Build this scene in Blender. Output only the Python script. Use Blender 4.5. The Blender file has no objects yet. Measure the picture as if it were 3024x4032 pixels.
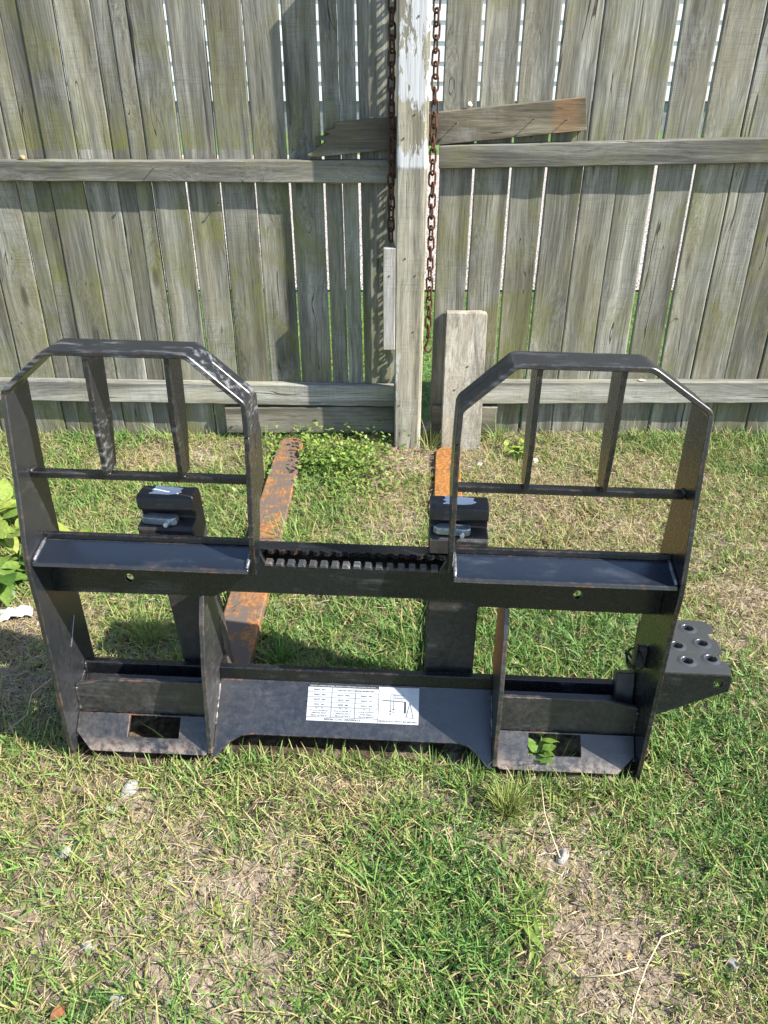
import bpy, bmesh, math, random
import numpy as np
from mathutils import Vector, Matrix
from mathutils.geometry import tessellate_polygon

SC = bpy.context.scene
COL = SC.collection
R = math.radians

# ---------------------------------------------------------------- camera, light, exposure
cam_d = bpy.data.cameras.new('camera')
cam = bpy.data.objects.new('camera', cam_d)
COL.objects.link(cam)
cam.location = (0, 0, 1.45)
cam.rotation_euler = (R(90 - 32), 0, 0)
cam_d.sensor_fit = 'VERTICAL'
cam_d.sensor_height = 24
cam_d.lens = 24 * 3028 / 4032
cam_d.clip_start = 0.02
cam_d.clip_end = 500
SC.camera = cam

SUN = Vector((3.6, -1.18, 3.3)).normalized()          # direction towards the sun
elev = math.asin(SUN.z)
azim = math.atan2(SUN.x, SUN.y)
world = bpy.data.worlds.new('World')
SC.world = world
world.use_nodes = True
wn = world.node_tree
sky = wn.nodes.new('ShaderNodeTexSky')
sky.sky_type = 'NISHITA'
sky.sun_disc = False
sky.sun_elevation = elev
sky.sun_rotation = azim
sky.air_density = 1.0
sky.dust_density = 0.8
sky.ozone_density = 1.6
bg = wn.nodes['Background']
bg.inputs[1].default_value = 0.125
wn.links.new(sky.outputs[0], bg.inputs[0])

sun_d = bpy.data.lights.new('sun', 'SUN')
sun_d.energy = 5.0
sun_d.angle = R(0.5)
sun_d.color = (1.0, 0.94, 0.84)
sun = bpy.data.objects.new('sun', sun_d)
sun.rotation_euler = SUN.to_track_quat('Z', 'Y').to_euler()
COL.objects.link(sun)

SC.view_settings.view_transform = 'Standard'
SC.view_settings.look = 'None'
SC.view_settings.gamma = 1.0
SC.view_settings.use_curve_mapping = False
SC.view_settings.exposure = 1.30

rng = np.random.default_rng(7)
rnd = random.Random(11)

# ---------------------------------------------------------------- node helpers
class NT:
    def __init__(s, name):
        s.m = bpy.data.materials.new(name)
        s.m.use_nodes = True
        s.t = s.m.node_tree
        s.b = s.t.nodes['Principled BSDF']
        s.out = s.t.nodes['Material Output']
    def n(s, typ, props=None, **ins):
        nd = s.t.nodes.new('ShaderNode' + typ)
        for k, v in (props or {}).items():
            setattr(nd, k, v)
        for k, v in ins.items():
            key = int(k[1:]) if k[0] == 'i' and k[1:].isdigit() else k.replace('_', ' ')
            s.put(nd.inputs[key], v)
        return nd
    def put(s, sock, v):
        if isinstance(v, bpy.types.NodeSocket):
            s.t.links.new(v, sock)
        else:
            sock.default_value = v
    def math(s, op, a, b=0.0, clamp=False):
        return s.n('Math', dict(operation=op, use_clamp=clamp), i0=a, i1=b).outputs[0]
    def mix(s, f, a, b, mode='MIX'):
        nd = s.n('Mix', dict(data_type='RGBA', blend_type=mode))
        s.put(nd.inputs[0], f); s.put(nd.inputs[6], a); s.put(nd.inputs[7], b)
        return nd.outputs[2]
    def rng(s, v, a, b, c=0.0, d=1.0):
        return s.n('MapRange', dict(interpolation_type='SMOOTHSTEP'), i0=v, i1=a, i2=b, i3=c, i4=d).outputs[0]
    def noise(s, vec, scale, detail=4.0, rough=0.55, dist=0.0):
        return s.n('TexNoise', None, Vector=vec, Scale=scale, Detail=detail, Roughness=rough, Distortion=dist).outputs[0]
    def scale(s, vec, sc):
        return s.n('VectorMath', dict(operation='MULTIPLY'), i0=vec, i1=sc).outputs[0]
    def add(s, a, b):
        return s.n('VectorMath', dict(operation='ADD'), i0=a, i1=b).outputs[0]
    def ramp(s, f, stops):
        nd = s.n('ValToRGB', None, Fac=f)
        e = nd.color_ramp.elements
        while len(e) < len(stops):
            e.new(0.5)
        for el, (p, c) in zip(e, stops):
            el.position = p; el.color = (*c, 1)
        return nd.outputs[0]
    def bump(s, h, strength, dist, normal=None):
        nd = s.n('Bump', None, Height=h, Strength=strength, Distance=dist)
        if normal is not None:
            s.put(nd.inputs['Normal'], normal)
        return nd.outputs[0]
    def objco(s, spread=37.0):
        co = s.n('TexCoord').outputs['Object']
        rd = s.n('ObjectInfo').outputs['Random']
        off = s.n('CombineXYZ', None, X=s.math('MULTIPLY', rd, spread), Y=s.math('MULTIPLY', rd, 91.7), Z=s.math('MULTIPLY', rd, 53.1)).outputs[0]
        return s.add(co, off), co, rd

def wood(name, along, dark, light, warm, algae=0.5, paint=False, knots=True, low=None, stains=()):
    """weathered board: grain runs along the local axis ALONG"""
    m = NT(name)
    v, raw, rd = m.objco()
    sep = m.n('SeparateXYZ', None, Vector=v)
    ax = 'XYZ'.index(along)
    cross = [sep.outputs[i] for i in range(3)]
    sc1 = [0, 0, 0]
    kn = [7.5, 7.5, 7.5]; kn[ax] = 2.2
    vor = m.n('TexVoronoi', dict(voronoi_dimensions='3D'), Vector=m.scale(v, tuple(kn)), Scale=1.0, Randomness=1.0)
    kd = vor.outputs['Distance']
    pick = m.math('GREATER_THAN', m.n('SeparateXYZ', None, Vector=vor.outputs['Color']).outputs[0], 0.55 if knots else 1.1)
    bend = m.math('MULTIPLY', m.rng(kd, 0.0, 0.55, 1.0, 0.0), pick)
    wob = m.noise(v, 2.3, 2.0)
    shift = m.math('ADD', m.math('MULTIPLY', bend, 0.05), m.math('MULTIPLY', wob, 0.05))
    gv = m.n('CombineXYZ', None, X=shift, Y=shift, Z=shift).outputs[0]
    gv = m.add(v, gv)
    s1 = [24.0] * 3; s1[ax] = 0.9
    s2 = [150.0] * 3; s2[ax] = 3.0
    s3 = [420.0] * 3; s3[ax] = 14.0
    g1 = m.noise(m.scale(gv, tuple(s1)), 1.0, 5.0, 0.6)
    g2 = m.noise(m.scale(gv, tuple(s2)), 1.0, 4.0, 0.6)
    g3 = m.noise(m.scale(gv, tuple(s3)), 1.0, 2.0, 0.6)
    s4 = [14.0] * 3; s4[ax] = 330.0
    saw = m.noise(m.scale(v, tuple(s4)), 1.0, 3.0, 0.7, 0.0)
    s6 = [26.0] * 3; s6[ax] = 0.55
    cn = m.noise(m.scale(gv, tuple(s6)), 1.0, 1.5, 0.5)
    crack = m.rng(m.math('ABSOLUTE', m.math('SUBTRACT', cn, 0.5)), 0.003, 0.010, 1.0, 0.0)
    crack = m.math('MULTIPLY', crack, m.rng(g1, 0.53, 0.62))
    s5 = [3.0] * 3; s5[ax] = 1.3
    big = m.noise(m.scale(v, tuple(s5)), 1.6, 4.0, 0.6, 0.6)
    tone = m.math('ADD', m.math('MULTIPLY', g1, 0.55), m.math('MULTIPLY', g2, 0.45))
    col = m.ramp(tone, [(0.33, dark), (0.49, tuple(0.55 * d + 0.45 * l for d, l in zip(dark, light))), (0.65, light)])
    col = m.mix(m.math('MULTIPLY', m.rng(big, 0.42, 0.66), 0.55), col, (*warm, 1))
    # per-board tone
    br = m.math('ADD', m.math('MULTIPLY', rd, 0.60), 0.70)
    col = m.mix(1.0, col, m.n('CombineColor', None, Red=br, Green=br, Blue=br).outputs[0], 'MULTIPLY')
    s7 = [11.0] * 3; s7[ax] = 0.8
    stn = m.rng(m.noise(m.scale(v, tuple(s7)), 1.0, 5.0, 0.65, 0.5), 0.36, 0.62, 0.50, 1.14)
    col = m.mix(1.0, col, m.n('CombineColor', None, Red=stn, Green=stn, Blue=m.math('MULTIPLY', stn, 0.985)).outputs[0], 'MULTIPLY')
    # grey pale bleaching
    bl = m.noise(m.scale(v, tuple(s5)), 3.1, 5.0, 0.65, 0.3)
    col = m.mix(m.math('MULTIPLY', m.rng(bl, 0.52, 0.75), 0.45), col, (0.30, 0.30, 0.29, 1))
    # algae
    if algae > 0:
        an = m.noise(m.add(v, (5.3, 1.1, 8.7)), 2.6, 6.0, 0.68, 0.8)
        am = m.rng(an, 0.48, 0.70)
        am = m.math('MULTIPLY', am, m.math('ADD', m.math('MULTIPLY', g2, 0.9), 0.25))
        if low is not None:
            zz = m.n('SeparateXYZ', None, Vector=raw).outputs[2]
            d = m.math('ABSOLUTE', m.math('SUBTRACT', zz, low))
            near = m.rng(m.math('SUBTRACT', zz, low), 0.0, 0.22, 1.0, 0.0)
            above = m.math('GREATER_THAN', zz, low)
            am = m.math('ADD', am, m.math('MULTIPLY', m.rng(zz, low - 0.02, low - 0.12), m.rng(an, 0.38, 0.62, 0.05, 0.38)))
            am = m.math('ADD', am, m.math('MULTIPLY', m.math('MULTIPLY', near, above), m.rng(g1, 0.38, 0.62, 0.0, 0.95)))
        col = m.mix(m.math('MULTIPLY', am, algae, True), col, (0.150, 0.152, 0.042, 1))
    for x0, wd in stains:                       # rust stains
        sx = m.math('ABSOLUTE', m.math('SUBTRACT', m.n('SeparateXYZ', None, Vector=raw).outputs[0], x0))
        sm = m.math('MULTIPLY', m.rng(m.math('ADD', sx, m.math('MULTIPLY', m.math('SUBTRACT', bl, 0.5), 0.10)), wd * 0.3, wd * 1.1, 1.0, 0.0), m.rng(g2, 0.3, 0.6, 0.35, 0.75))
        col = m.mix(m.math("MULTIPLY", sm, 0.75), col, (0.25, 0.135, 0.060, 1))
    # fine dark lines, cracks
    cr = m.rng(g2, 0.27, 0.36, 1.0, 0.0)
    col = m.mix(m.math('MULTIPLY', cr, 0.7), col, (0.03, 0.026, 0.02, 1))
    col = m.mix(m.math('MULTIPLY', m.rng(saw, 0.32, 0.55, 0.32, 0.0), m.rng(bl, 0.40, 0.60)), col, (0.06, 0.055, 0.045, 1))
    col = m.mix(m.math('MULTIPLY', crack, 0.85), col, (0.025, 0.021, 0.016, 1))
    fl = m.rng(g3, 0.36, 0.66, 0.86, 1.13)
    col = m.mix(1.0, col, m.n('CombineColor', None, Red=fl, Green=fl, Blue=fl).outputs[0], 'MULTIPLY')
    knot = m.math('MULTIPLY', m.rng(kd, 0.05, 0.13, 1.0, 0.0), pick)
    col = m.mix(m.math('MULTIPLY', knot, 0.65), col, (0.05, 0.04, 0.03, 1))
    h = m.math('ADD', m.math('MULTIPLY', g2, 0.8), m.math('MULTIPLY', saw, 0.10))
    h = m.math('SUBTRACT', h, m.math('MULTIPLY', crack, 0.9))
    h = m.math('ADD', h, m.math('MULTIPLY', g3, 0.25))
    if paint:
        zz = m.n('SeparateXYZ', None, Vector=raw).outputs[2]
        p1 = [22.0] * 3; p1[ax] = 5.0
        pn = m.noise(m.scale(v, tuple(p1)), 1.0, 7.0, 0.72, 0.4)
        up = m.rng(m.math('ADD', zz, m.math('MULTIPLY', g2, 0.02)), 1.062, 1.075)
        band = m.math('MULTIPLY', m.rng(zz, 1.08, 1.16, 1.0, 0.0), 0.16)
        band2 = m.math('MULTIPLY', m.rng(zz, 1.22, 1.30), m.rng(zz, 1.36, 1.5, 1.0, 0.55))
        thr = m.math('SUBTRACT', 0.575, m.math('ADD', m.math('MULTIPLY', band2, 0.13), band))
        pm = m.math('MULTIPLY', up, m.math('GREATER_THAN', pn, thr))
        lo = m.math('MULTIPLY', m.rng(zz, 0.42, 0.36, 0.0, 1.0), m.rng(zz, 0.1, 0.3))
        sx = m.n('SeparateXYZ', None, Vector=raw).outputs[0]
        lo = m.math('MULTIPLY', lo, m.rng(sx, -0.040, -0.012, 1.0, 0.0))
        pm = m.math('MAXIMUM', pm, m.math('MULTIPLY', lo, m.math('GREATER_THAN', pn, 0.53)))
        pcol = m.mix(m.rng(g2, 0.3, 0.6), (0.36, 0.36, 0.36, 1), (0.54, 0.55, 0.56, 1))
        col = m.mix(pm, col, pcol)
        h = m.math('ADD', h, m.math('MULTIPLY', pm, 0.8))
    m.put(m.b.inputs['Base Color'], col)
    m.b.inputs['Roughness'].default_value = 0.85
    m.b.inputs['Specular IOR Level'].default_value = 0.25
    m.put(m.b.inputs['Normal'], m.bump(h, 0.55, 0.0022))
    return m.m

def steel(name, base=(0.016, 0.017, 0.020), rough=0.36, dust=0.5, rust=0.5, scuff=0.35, sclo=0.48, foot_rust=0.0, spec=0.7, dustcol=(0.125, 0.118, 0.110)):
    m = NT(name)
    v, raw, rd = m.objco()
    n1 = m.noise(v, 13.0, 9.0, 0.72, 0.4)
    n2 = m.noise(v, 75.0, 6.0, 0.7)
    n3 = m.noise(v, 260.0, 3.0, 0.6)
    zz = m.n('SeparateXYZ', None, Vector=raw).outputs[2]
    lowm = m.rng(zz, 0.45, 0.08, 0.25, 1.0)
    dm = m.math('MULTIPLY', m.rng(m.math('ADD', m.math('MULTIPLY', n1, 0.45), m.math('MULTIPLY', n2, 0.55)), 0.38, 0.68), lowm)
    dm = m.math('MULTIPLY', dm, m.rng(n3, 0.30, 0.65, 0.55, 1.0))
    dm = m.math('MULTIPLY', dm, dust, True)
    col = m.mix(dm, (*base, 1), (*dustcol, 1))
    sp = m.math('MULTIPLY', m.rng(n3, 0.66, 0.74), 0.5 * dust)
    col = m.mix(sp, col, (0.25, 0.22, 0.18, 1))
    sv = m.n('Mapping', None, Vector=v, Scale=(9.0, 34.0, 90.0), Rotation=(0.3, 0.5, 0.4)).outputs[0]
    sc = m.math('MULTIPLY', m.rng(m.noise(sv, 1.0, 4.0, 0.6), 0.48, 0.72), m.rng(m.noise(v, 7.0, 5.0, 0.7), sclo, sclo + 0.14))
    col = m.mix(m.math('MULTIPLY', sc, scuff), col, (0.38, 0.39, 0.41, 1))
    geo = m.n('NewGeometry')
    bev = m.n('Bevel', dict(samples=4), Radius=0.0065)
    dt = m.n('VectorMath', dict(operation='DOT_PRODUCT'), i0=bev.outputs[0], i1=geo.outputs['Normal']).outputs['Value']
    edge = m.rng(dt, 0.992, 0.84)
    ew = m.math('MULTIPLY', edge, m.rng(m.math('ADD', m.math('MULTIPLY', n1, 0.7), m.math('MULTIPLY', n2, 0.3)), 0.49, 0.62))
    rc = m.ramp(n2, [(0.3, (0.06, 0.022, 0.008)), (0.55, (0.26, 0.085, 0.022)), (0.75, (0.36, 0.20, 0.09))])
    col = m.mix(m.math('MULTIPLY', ew, rust, True), col, rc)
    fe = m.math('MULTIPLY', edge, m.rng(n2, 0.42, 0.62, 0.02, 0.30))
    col = m.mix(m.math('MULTIPLY', fe, 0.6), col, (0.20, 0.18, 0.16, 1))
    if foot_rust:
        fz = m.math('MULTIPLY', m.rng(zz, 0.055, 0.020), m.rng(m.math('ADD', m.math('MULTIPLY', n1, .6), m.math('MULTIPLY', n2, .4)), 0.40, 0.58))
        col = m.mix(m.math('MULTIPLY', fz, foot_rust), col, m.mix(m.rng(n2, .35, .6), (0.20, 0.095, 0.045, 1), (0.26, 0.225, 0.19, 1)))
    m.put(m.b.inputs['Base Color'], col)
    rg = m.math('ADD', rough, m.math('MULTIPLY', dm, 0.35))
    rg = m.math('ADD', rg, m.math('MULTIPLY', m.math('SUBTRACT', n2, 0.5), 0.20), True)
    m.put(m.b.inputs['Roughness'], rg)
    m.b.inputs['Specular IOR Level'].default_value = spec
    h = m.math('ADD', m.math('MULTIPLY', n2, 0.4), m.math('MULTIPLY', n1, 1.0))
    m.put(m.b.inputs['Normal'], m.bump(h, 0.10, 0.004))
    return m.m

def rusty(name, a, b, c, amount=0.5, rough=0.8, scale=14.0):
    """a = bare rust dark, b = rust bright, c = paint left"""
    m = NT(name)
    v, raw, rd = m.objco()
    n1 = m.noise(v, scale, 7.0, 0.7, 0.7)
    n2 = m.noise(v, scale * 9, 5.0, 0.65)
    st = m.noise(m.n('Mapping', None, Vector=v, Scale=(120.0, 16.0, 60.0), Rotation=(0, 0, 0.6)).outputs[0], 1.0, 5.0, 0.7)
    rc = m.mix(m.rng(n2, 0.35, 0.65), (*a, 1), (*b, 1))
    mask = m.rng(m.math('ADD', m.math('MULTIPLY', n1, 0.62), m.math('MULTIPLY', st, 0.38)), 0.60 - amount * 0.25, 0.70 - amount * 0.25)
    col = m.mix(mask, (*c, 1), rc)
    col = m.mix(m.rng(n2, 0.62, 0.75, 0.0, 0.5), col, (0.16, 0.13, 0.10, 1))
    m.put(m.b.inputs['Base Color'], col)
    m.b.inputs['Roughness'].default_value = rough
    m.b.inputs['Specular IOR Level'].default_value = 0.3
    m.put(m.b.inputs['Normal'], m.bump(m.math('ADD', n2, n1), 0.3, 0.002))
    return m.m

def plain(name, col, rough=0.6, metal=0.0, var=0.25, scale=60.0, bump=0.15):
    m = NT(name)
    v, raw, rd = m.objco()
    n = m.noise(v, scale, 5.0, 0.65)
    c = m.mix(m.rng(n, 0.3, 0.7), (*[x * (1 - var) for x in col], 1), (*[min(1, x * (1 + var)) for x in col], 1))
    m.put(m.b.inputs['Base Color'], c)
    m.b.inputs['Roughness'].default_value = rough
    m.b.inputs['Metallic'].default_value = metal
    m.put(m.b.inputs['Normal'], m.bump(n, bump, 0.002))
    return m.m

def blade_mat(name, stops, trans=0.35, rough=0.55):
    m = NT(name)
    a = m.n('Attribute', dict(attribute_name='tint')).outputs['Fac']
    col = m.ramp(a, stops)
    v = m.n('TexCoord').outputs['Object']
    n = m.noise(v, 90.0, 2.0)
    f = m.rng(n, 0.3, 0.7, 0.82, 1.18)
    col = m.mix(1.0, col, m.n('CombineColor', None, Red=f, Green=f, Blue=f).outputs[0], 'MULTIPLY')
    m.put(m.b.inputs['Base Color'], col)
    m.b.inputs['Roughness'].default_value = rough
    m.b.inputs['Specular IOR Level'].default_value = 0.35
    tr = m.n('BsdfTranslucent', None, Color=col)
    mx = m.n('MixShader', None, i0=trans, i1=m.b.outputs[0], i2=tr.outputs[0])
    m.t.links.new(mx.outputs[0], m.out.inputs[0])
    return m.m

# ---------------------------------------------------------------- mesh helpers
def link(name, me, mat=None, parent=None):
    o = bpy.data.objects.new(name, me)
    COL.objects.link(o)
    if mat is not None and me is not None and not me.materials:
        me.materials.append(mat)
    if parent is not None:
        o.parent = parent
    return o

def bm_obj(name, bm, mat, parent=None, bevel=0.0, smooth=False, loc=None):
    bmesh.ops.remove_doubles(bm, verts=bm.verts, dist=1e-5)
    bmesh.ops.recalc_face_normals(bm, faces=bm.faces)
    if bevel > 0:
        es = [e for e in bm.edges if len(e.link_faces) == 2 and e.calc_face_angle(0) > R(28)]
        bmesh.ops.bevel(bm, geom=es, offset=bevel, segments=1, affect='EDGES', clamp_overlap=True)
    me = bpy.data.meshes.new(name)
    bm.to_mesh(me)
    bm.free()
    if smooth:
        for p in me.polygons:
            p.use_smooth = True
    o = link(name, me, mat, parent)
    if loc is not None:
        o.location = loc
    return o

def thing(name, label, cat, loc=(0, 0, 0), group=None):
    o = bpy.data.objects.new(name, None)
    COL.objects.link(o)
    o.empty_display_size = 0.1
    o.location = loc
    return tag(o, label, cat, group)

def tag(o, label, cat, group=None):
    o['label'] = label
    o['category'] = cat
    if group:
        o['group'] = group
    return o

def kind(o, k, label=None):
    o['kind'] = k
    if label:
        o['label'] = label
    return o

def prism(bm, poly, a, b, fn, holes=()):
    """extrude a 2-D polygon (with holes) from a to b; fn(p, q, t) -> point"""
    loops = [list(poly)] + [list(h) for h in holes]
    flat = [p for l in loops for p in l]
    tris = tessellate_polygon([[Vector((p[0], p[1], 0)) for p in l] for l in loops])
    A = [bm.verts.new(fn(p[0], p[1], a)) for p in flat]
    B = [bm.verts.new(fn(p[0], p[1], b)) for p in flat]
    for t in tris:
        bm.faces.new([A[i] for i in t])
        bm.faces.new([B[i] for i in reversed(t)])
    k = 0
    for l in loops:
        n = len(l)
        for i in range(n):
            j = (i + 1) % n
            bm.faces.new([A[k + i], A[k + j], B[k + j], B[k + i]])
        k += n
    return bm

def plate(name, poly, a, b, fn, mat, parent, holes=(), bevel=0.0012, dissolve=True):
    bm = bmesh.new()
    prism(bm, poly, a, b, fn, holes)
    if dissolve:
        bmesh.ops.recalc_face_normals(bm, faces=bm.faces)
        if not holes:
            bmesh.ops.dissolve_limit(bm, angle_limit=R(0.5), verts=bm.verts, edges=bm.edges)
    return bm_obj(name, bm, mat, parent, bevel)

UV_W = lambda p, q, t: (p, t, q)      # polygon in (u, v), extruded along w
WV_U = lambda p, q, t: (t, p, q)      # polygon in (w, v), extruded along u
UW_V = lambda p, q, t: (p, q, t)      # polygon in (u, w), extruded along v

def rect(x0, y0, x1, y1):
    return [(x0, y0), (x1, y0), (x1, y1), (x0, y1)]

def box_bm(bm, x0, x1, y0, y1, z0, z1):
    return prism(bm, rect(x0, y0, x1, y1), z0, z1, UW_V)

def tube(bm, pts, r, n=8, closed=False):
    pts = [Vector(p) for p in pts]
    m = len(pts)
    rings = []
    up = None
    for i, p in enumerate(pts):
        if closed:
            d = (pts[(i + 1) % m] - pts[i - 1]).normalized()
        else:
            d = (pts[min(i + 1, m - 1)] - pts[max(i - 1, 0)]).normalized()
        if up is None:
            up = Vector((0, 0, 1)) if abs(d.z) < 0.9 else Vector((1, 0, 0))
            up = (up - d * up.dot(d)).normalized()
        else:
            up = (up - d * up.dot(d)).normalized()
        sd = d.cross(up)
        rr = r[i] if isinstance(r, (list, tuple)) else r
        rings.append([bm.verts.new(p + rr * (math.cos(2 * math.pi * k / n) * up + math.sin(2 * math.pi * k / n) * sd)) for k in range(n)])
    for i in range(m if closed else m - 1):
        a, b = rings[i], rings[(i + 1) % m]
        for k in range(n):
            bm.faces.new([a[k], a[(k + 1) % n], b[(k + 1) % n], b[k]])
    if not closed:
        bm.faces.new(rings[0][::-1]); bm.faces.new(rings[-1])
    return bm

def vnoise(x, y, seed, freq):
    """smooth value noise, 0..1"""
    g = np.random.default_rng(seed).random((64, 64))
    X = x * freq + 1000.3; Y = y * freq + 1000.7
    ix = np.floor(X).astype(int); iy = np.floor(Y).astype(int)
    fx = X - ix; fy = Y - iy
    fx = fx * fx * (3 - 2 * fx); fy = fy * fy * (3 - 2 * fy)
    a = g[ix % 64, iy % 64]; b = g[(ix + 1) % 64, iy % 64]
    c = g[ix % 64, (iy + 1) % 64]; d = g[(ix + 1) % 64, (iy + 1) % 64]
    return (a * (1 - fx) + b * fx) * (1 - fy) + (c * (1 - fx) + d * fx) * fy

def relief(x, y):
    x = np.asarray(x, float); y = np.asarray(y, float)
    h = (vnoise(x, y, 3, 2.1) - 0.5) * 0.016 + (vnoise(x, y, 4, 7.0) - 0.5) * 0.009 + (vnoise(x, y, 5, 24.0) - 0.5) * 0.007 + (vnoise(x, y, 6, 52.0) - 0.5) * 0.005
    return h

# ---------------------------------------------------------------- ground, lawn, gravel, house
def soil_mat():
    m = NT('soil')
    v = m.n('TexCoord').outputs['Object']
    n1 = m.noise(v, 3.2, 6.0, 0.6, 0.4)
    n2 = m.noise(v, 38.0, 7.0, 0.7)
    n3 = m.noise(v, 190.0, 4.0, 0.65)
    col = m.ramp(n1, [(0.35, (0.150, 0.118, 0.088)), (0.55, (0.235, 0.190, 0.145)), (0.72, (0.32, 0.265, 0.208))])
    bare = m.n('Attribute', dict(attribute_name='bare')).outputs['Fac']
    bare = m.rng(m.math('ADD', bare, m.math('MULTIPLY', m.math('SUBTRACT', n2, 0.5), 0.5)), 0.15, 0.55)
    col = m.mix(bare, (0.062, 0.048, 0.030, 1), col)  # soil colour darkened under dense grass to deepen shade between blades
    f = m.rng(n2, 0.34, 0.66, 0.48, 1.38)
    col = m.mix(1.0, col, m.n('CombineColor', None, Red=f, Green=f, Blue=f).outputs[0], 'MULTIPLY')
    col = m.mix(m.math('MULTIPLY', bare, m.rng(n3, 0.62, 0.72, 0.0, 0.5)), col, (0.42, 0.37, 0.30, 1))
    col = m.mix(m.rng(n3, 0.38, 0.30, 0.0, 0.6), col, (0.07, 0.055, 0.04, 1))
    m.put(m.b.inputs['Base Color'], col)
    m.b.inputs['Roughness'].default_value = 0.95
    m.b.inputs['Specular IOR Level'].default_value = 0.15
    m.put(m.b.inputs['Normal'], m.bump(m.math('ADD', n2, m.math('MULTIPLY', n3, 0.6)), 0.8, 0.006))
    return m.m

def turf_mat(name, a, b, c):
    m = NT(name)
    v = m.n('TexCoord').outputs['Object']
    n1 = m.noise(v, 0.9, 6.0, 0.65, 0.4)
    n2 = m.noise(v, 40.0, 5.0, 0.7)
    col = m.ramp(n1, [(0.35, a), (0.52, b), (0.68, c)])
    f = m.rng(n2, 0.3, 0.7, 0.5, 1.4)
    col = m.mix(1.0, col, m.n('CombineColor', None, Red=f, Green=f, Blue=f).outputs[0], 'MULTIPLY')
    m.put(m.b.inputs['Base Color'], col)
    m.b.inputs['Roughness'].default_value = 0.95
    m.put(m.b.inputs['Normal'], m.bump(n2, 0.8, 0.03))
    return m.m

def sheet(name, x0, x1, y0, y1, z, mat, k='structure'):
    bm = bmesh.new()
    bm.faces.new([bm.verts.new(p) for p in ((x0, y0, z), (x1, y0, z), (x1, y1, z), (x0, y1, z))])
    return kind(bm_obj(name, bm, mat), k)

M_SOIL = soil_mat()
sheet('ground', -150, 150, -150, 150, -0.06, turf_mat('turf', (0.10, 0.12, 0.04), (0.15, 0.15, 0.07), (0.22, 0.19, 0.12)))

def cover(x, y):
    """greenness 0..1 and density 0..1 of the turf at a spot of the yard"""
    g = np.full(np.shape(x), 0.72); d = np.full(np.shape(x), 0.9)
    spots = [  # x, y, rx, ry, green change, density change
        (-0.57, 1.03, 0.24, 0.14, -0.30, -0.42), (-0.34, 0.90, 0.15, 0.09, -0.32, -0.50), (-0.62, 0.80, 0.22, 0.12, -0.20, -0.30),
        (-0.30, 0.72, 0.18, 0.10, -0.15, -0.35), (0.40, 0.91, 0.09, 0.12, -0.35, -0.50), (0.45, 0.79, 0.12, 0.08, -0.38, -0.62), (0.38, 0.67, 0.16, 0.07, -0.25, -0.35),
        (0.30, 1.00, 0.14, 0.08, -0.30, -0.50), (-0.12, 1.15, 0.22, 0.05, -0.40, -0.20), (0.05, 1.13, 0.2, 0.05, -0.20, -0.10),
        (-1.00, 1.45, 0.26, 0.20, -0.45, -0.50), (-1.05, 1.72, 0.18, 0.14, -0.35, -0.35), (-0.85, 1.30, 0.16, 0.08, 0.25, 0.1),
        (0.75, 2.55, 0.55, 0.35, -0.42, -0.12), (0.95, 2.05, 0.40, 0.35, -0.32, -0.10), (1.12, 1.72, 0.18, 0.16, -0.50, -0.55), (0.55, 2.20, 0.3, 0.3, -0.18, 0.0),
        (0.0, 2.5, 0.14, 0.3, -0.45, -0.35), (-0.05, 2.2, 0.20, 0.15, -0.2, -0.1), (0.1, 2.74, 0.22, 0.13, -0.75, -0.35),
        (-0.8, 2.75, 0.45, 0.12, -0.45, -0.45), (-0.75, 2.3, 0.35, 0.2, -0.05, 0.0), (-0.55, 2.0, 0.20, 0.12, -0.22, -0.1),
        (0.10, 1.60, 0.30, 0.18, 0.30, 0.15), (0.55, 1.60, 0.22, 0.16, 0.38, 0.15), (-0.25, 2.60, 0.12, 0.28, 0.38, 0.2),
        (0.04, 0.92, 0.16, 0.18, 0.20, 0.15), (0.72, 1.02, 0.25, 0.28, 0.15, 0.12), (0.15, 0.80, 0.12, 0.1, 0.15, 0.1),
        (-0.15, 0.62, 0.3, 0.06, 0.05, 0.0), (-0.65, 1.72, 0.18, 0.12, 0.05, 0.0), (0.75, 1.35, 0.2, 0.12, 0.2, 0.1),
        (-1.3, 2.0, 0.25, 0.25, 0.15, 0.1), (-0.75, 2.05, 0.2, 0.15, 0.2, 0.1)]
    for sx, sy, rx, ry, dg, dd in spots:
        k = np.exp(-(((x - sx) / rx) ** 2 + ((y - sy) / ry) ** 2))
        g = g + dg * k; d = d + dd * k
    g = g + (vnoise(x, y, 21, 3.5) - 0.5) * 0.42 + (vnoise(x, y, 22, 10.0) - 0.5) * 0.34 + (vnoise(x, y, 25, 27.0) - 0.5) * 0.42
    d = d + (vnoise(x, y, 23, 4.5) - 0.5) * 0.45 + (vnoise(x, y, 24, 13.0) - 0.5) * 0.45 + (vnoise(x, y, 26, 30.0) - 0.5) * 0.45
    return np.clip(g, 0, 1), np.clip(d, 0.03, 1)

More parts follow.
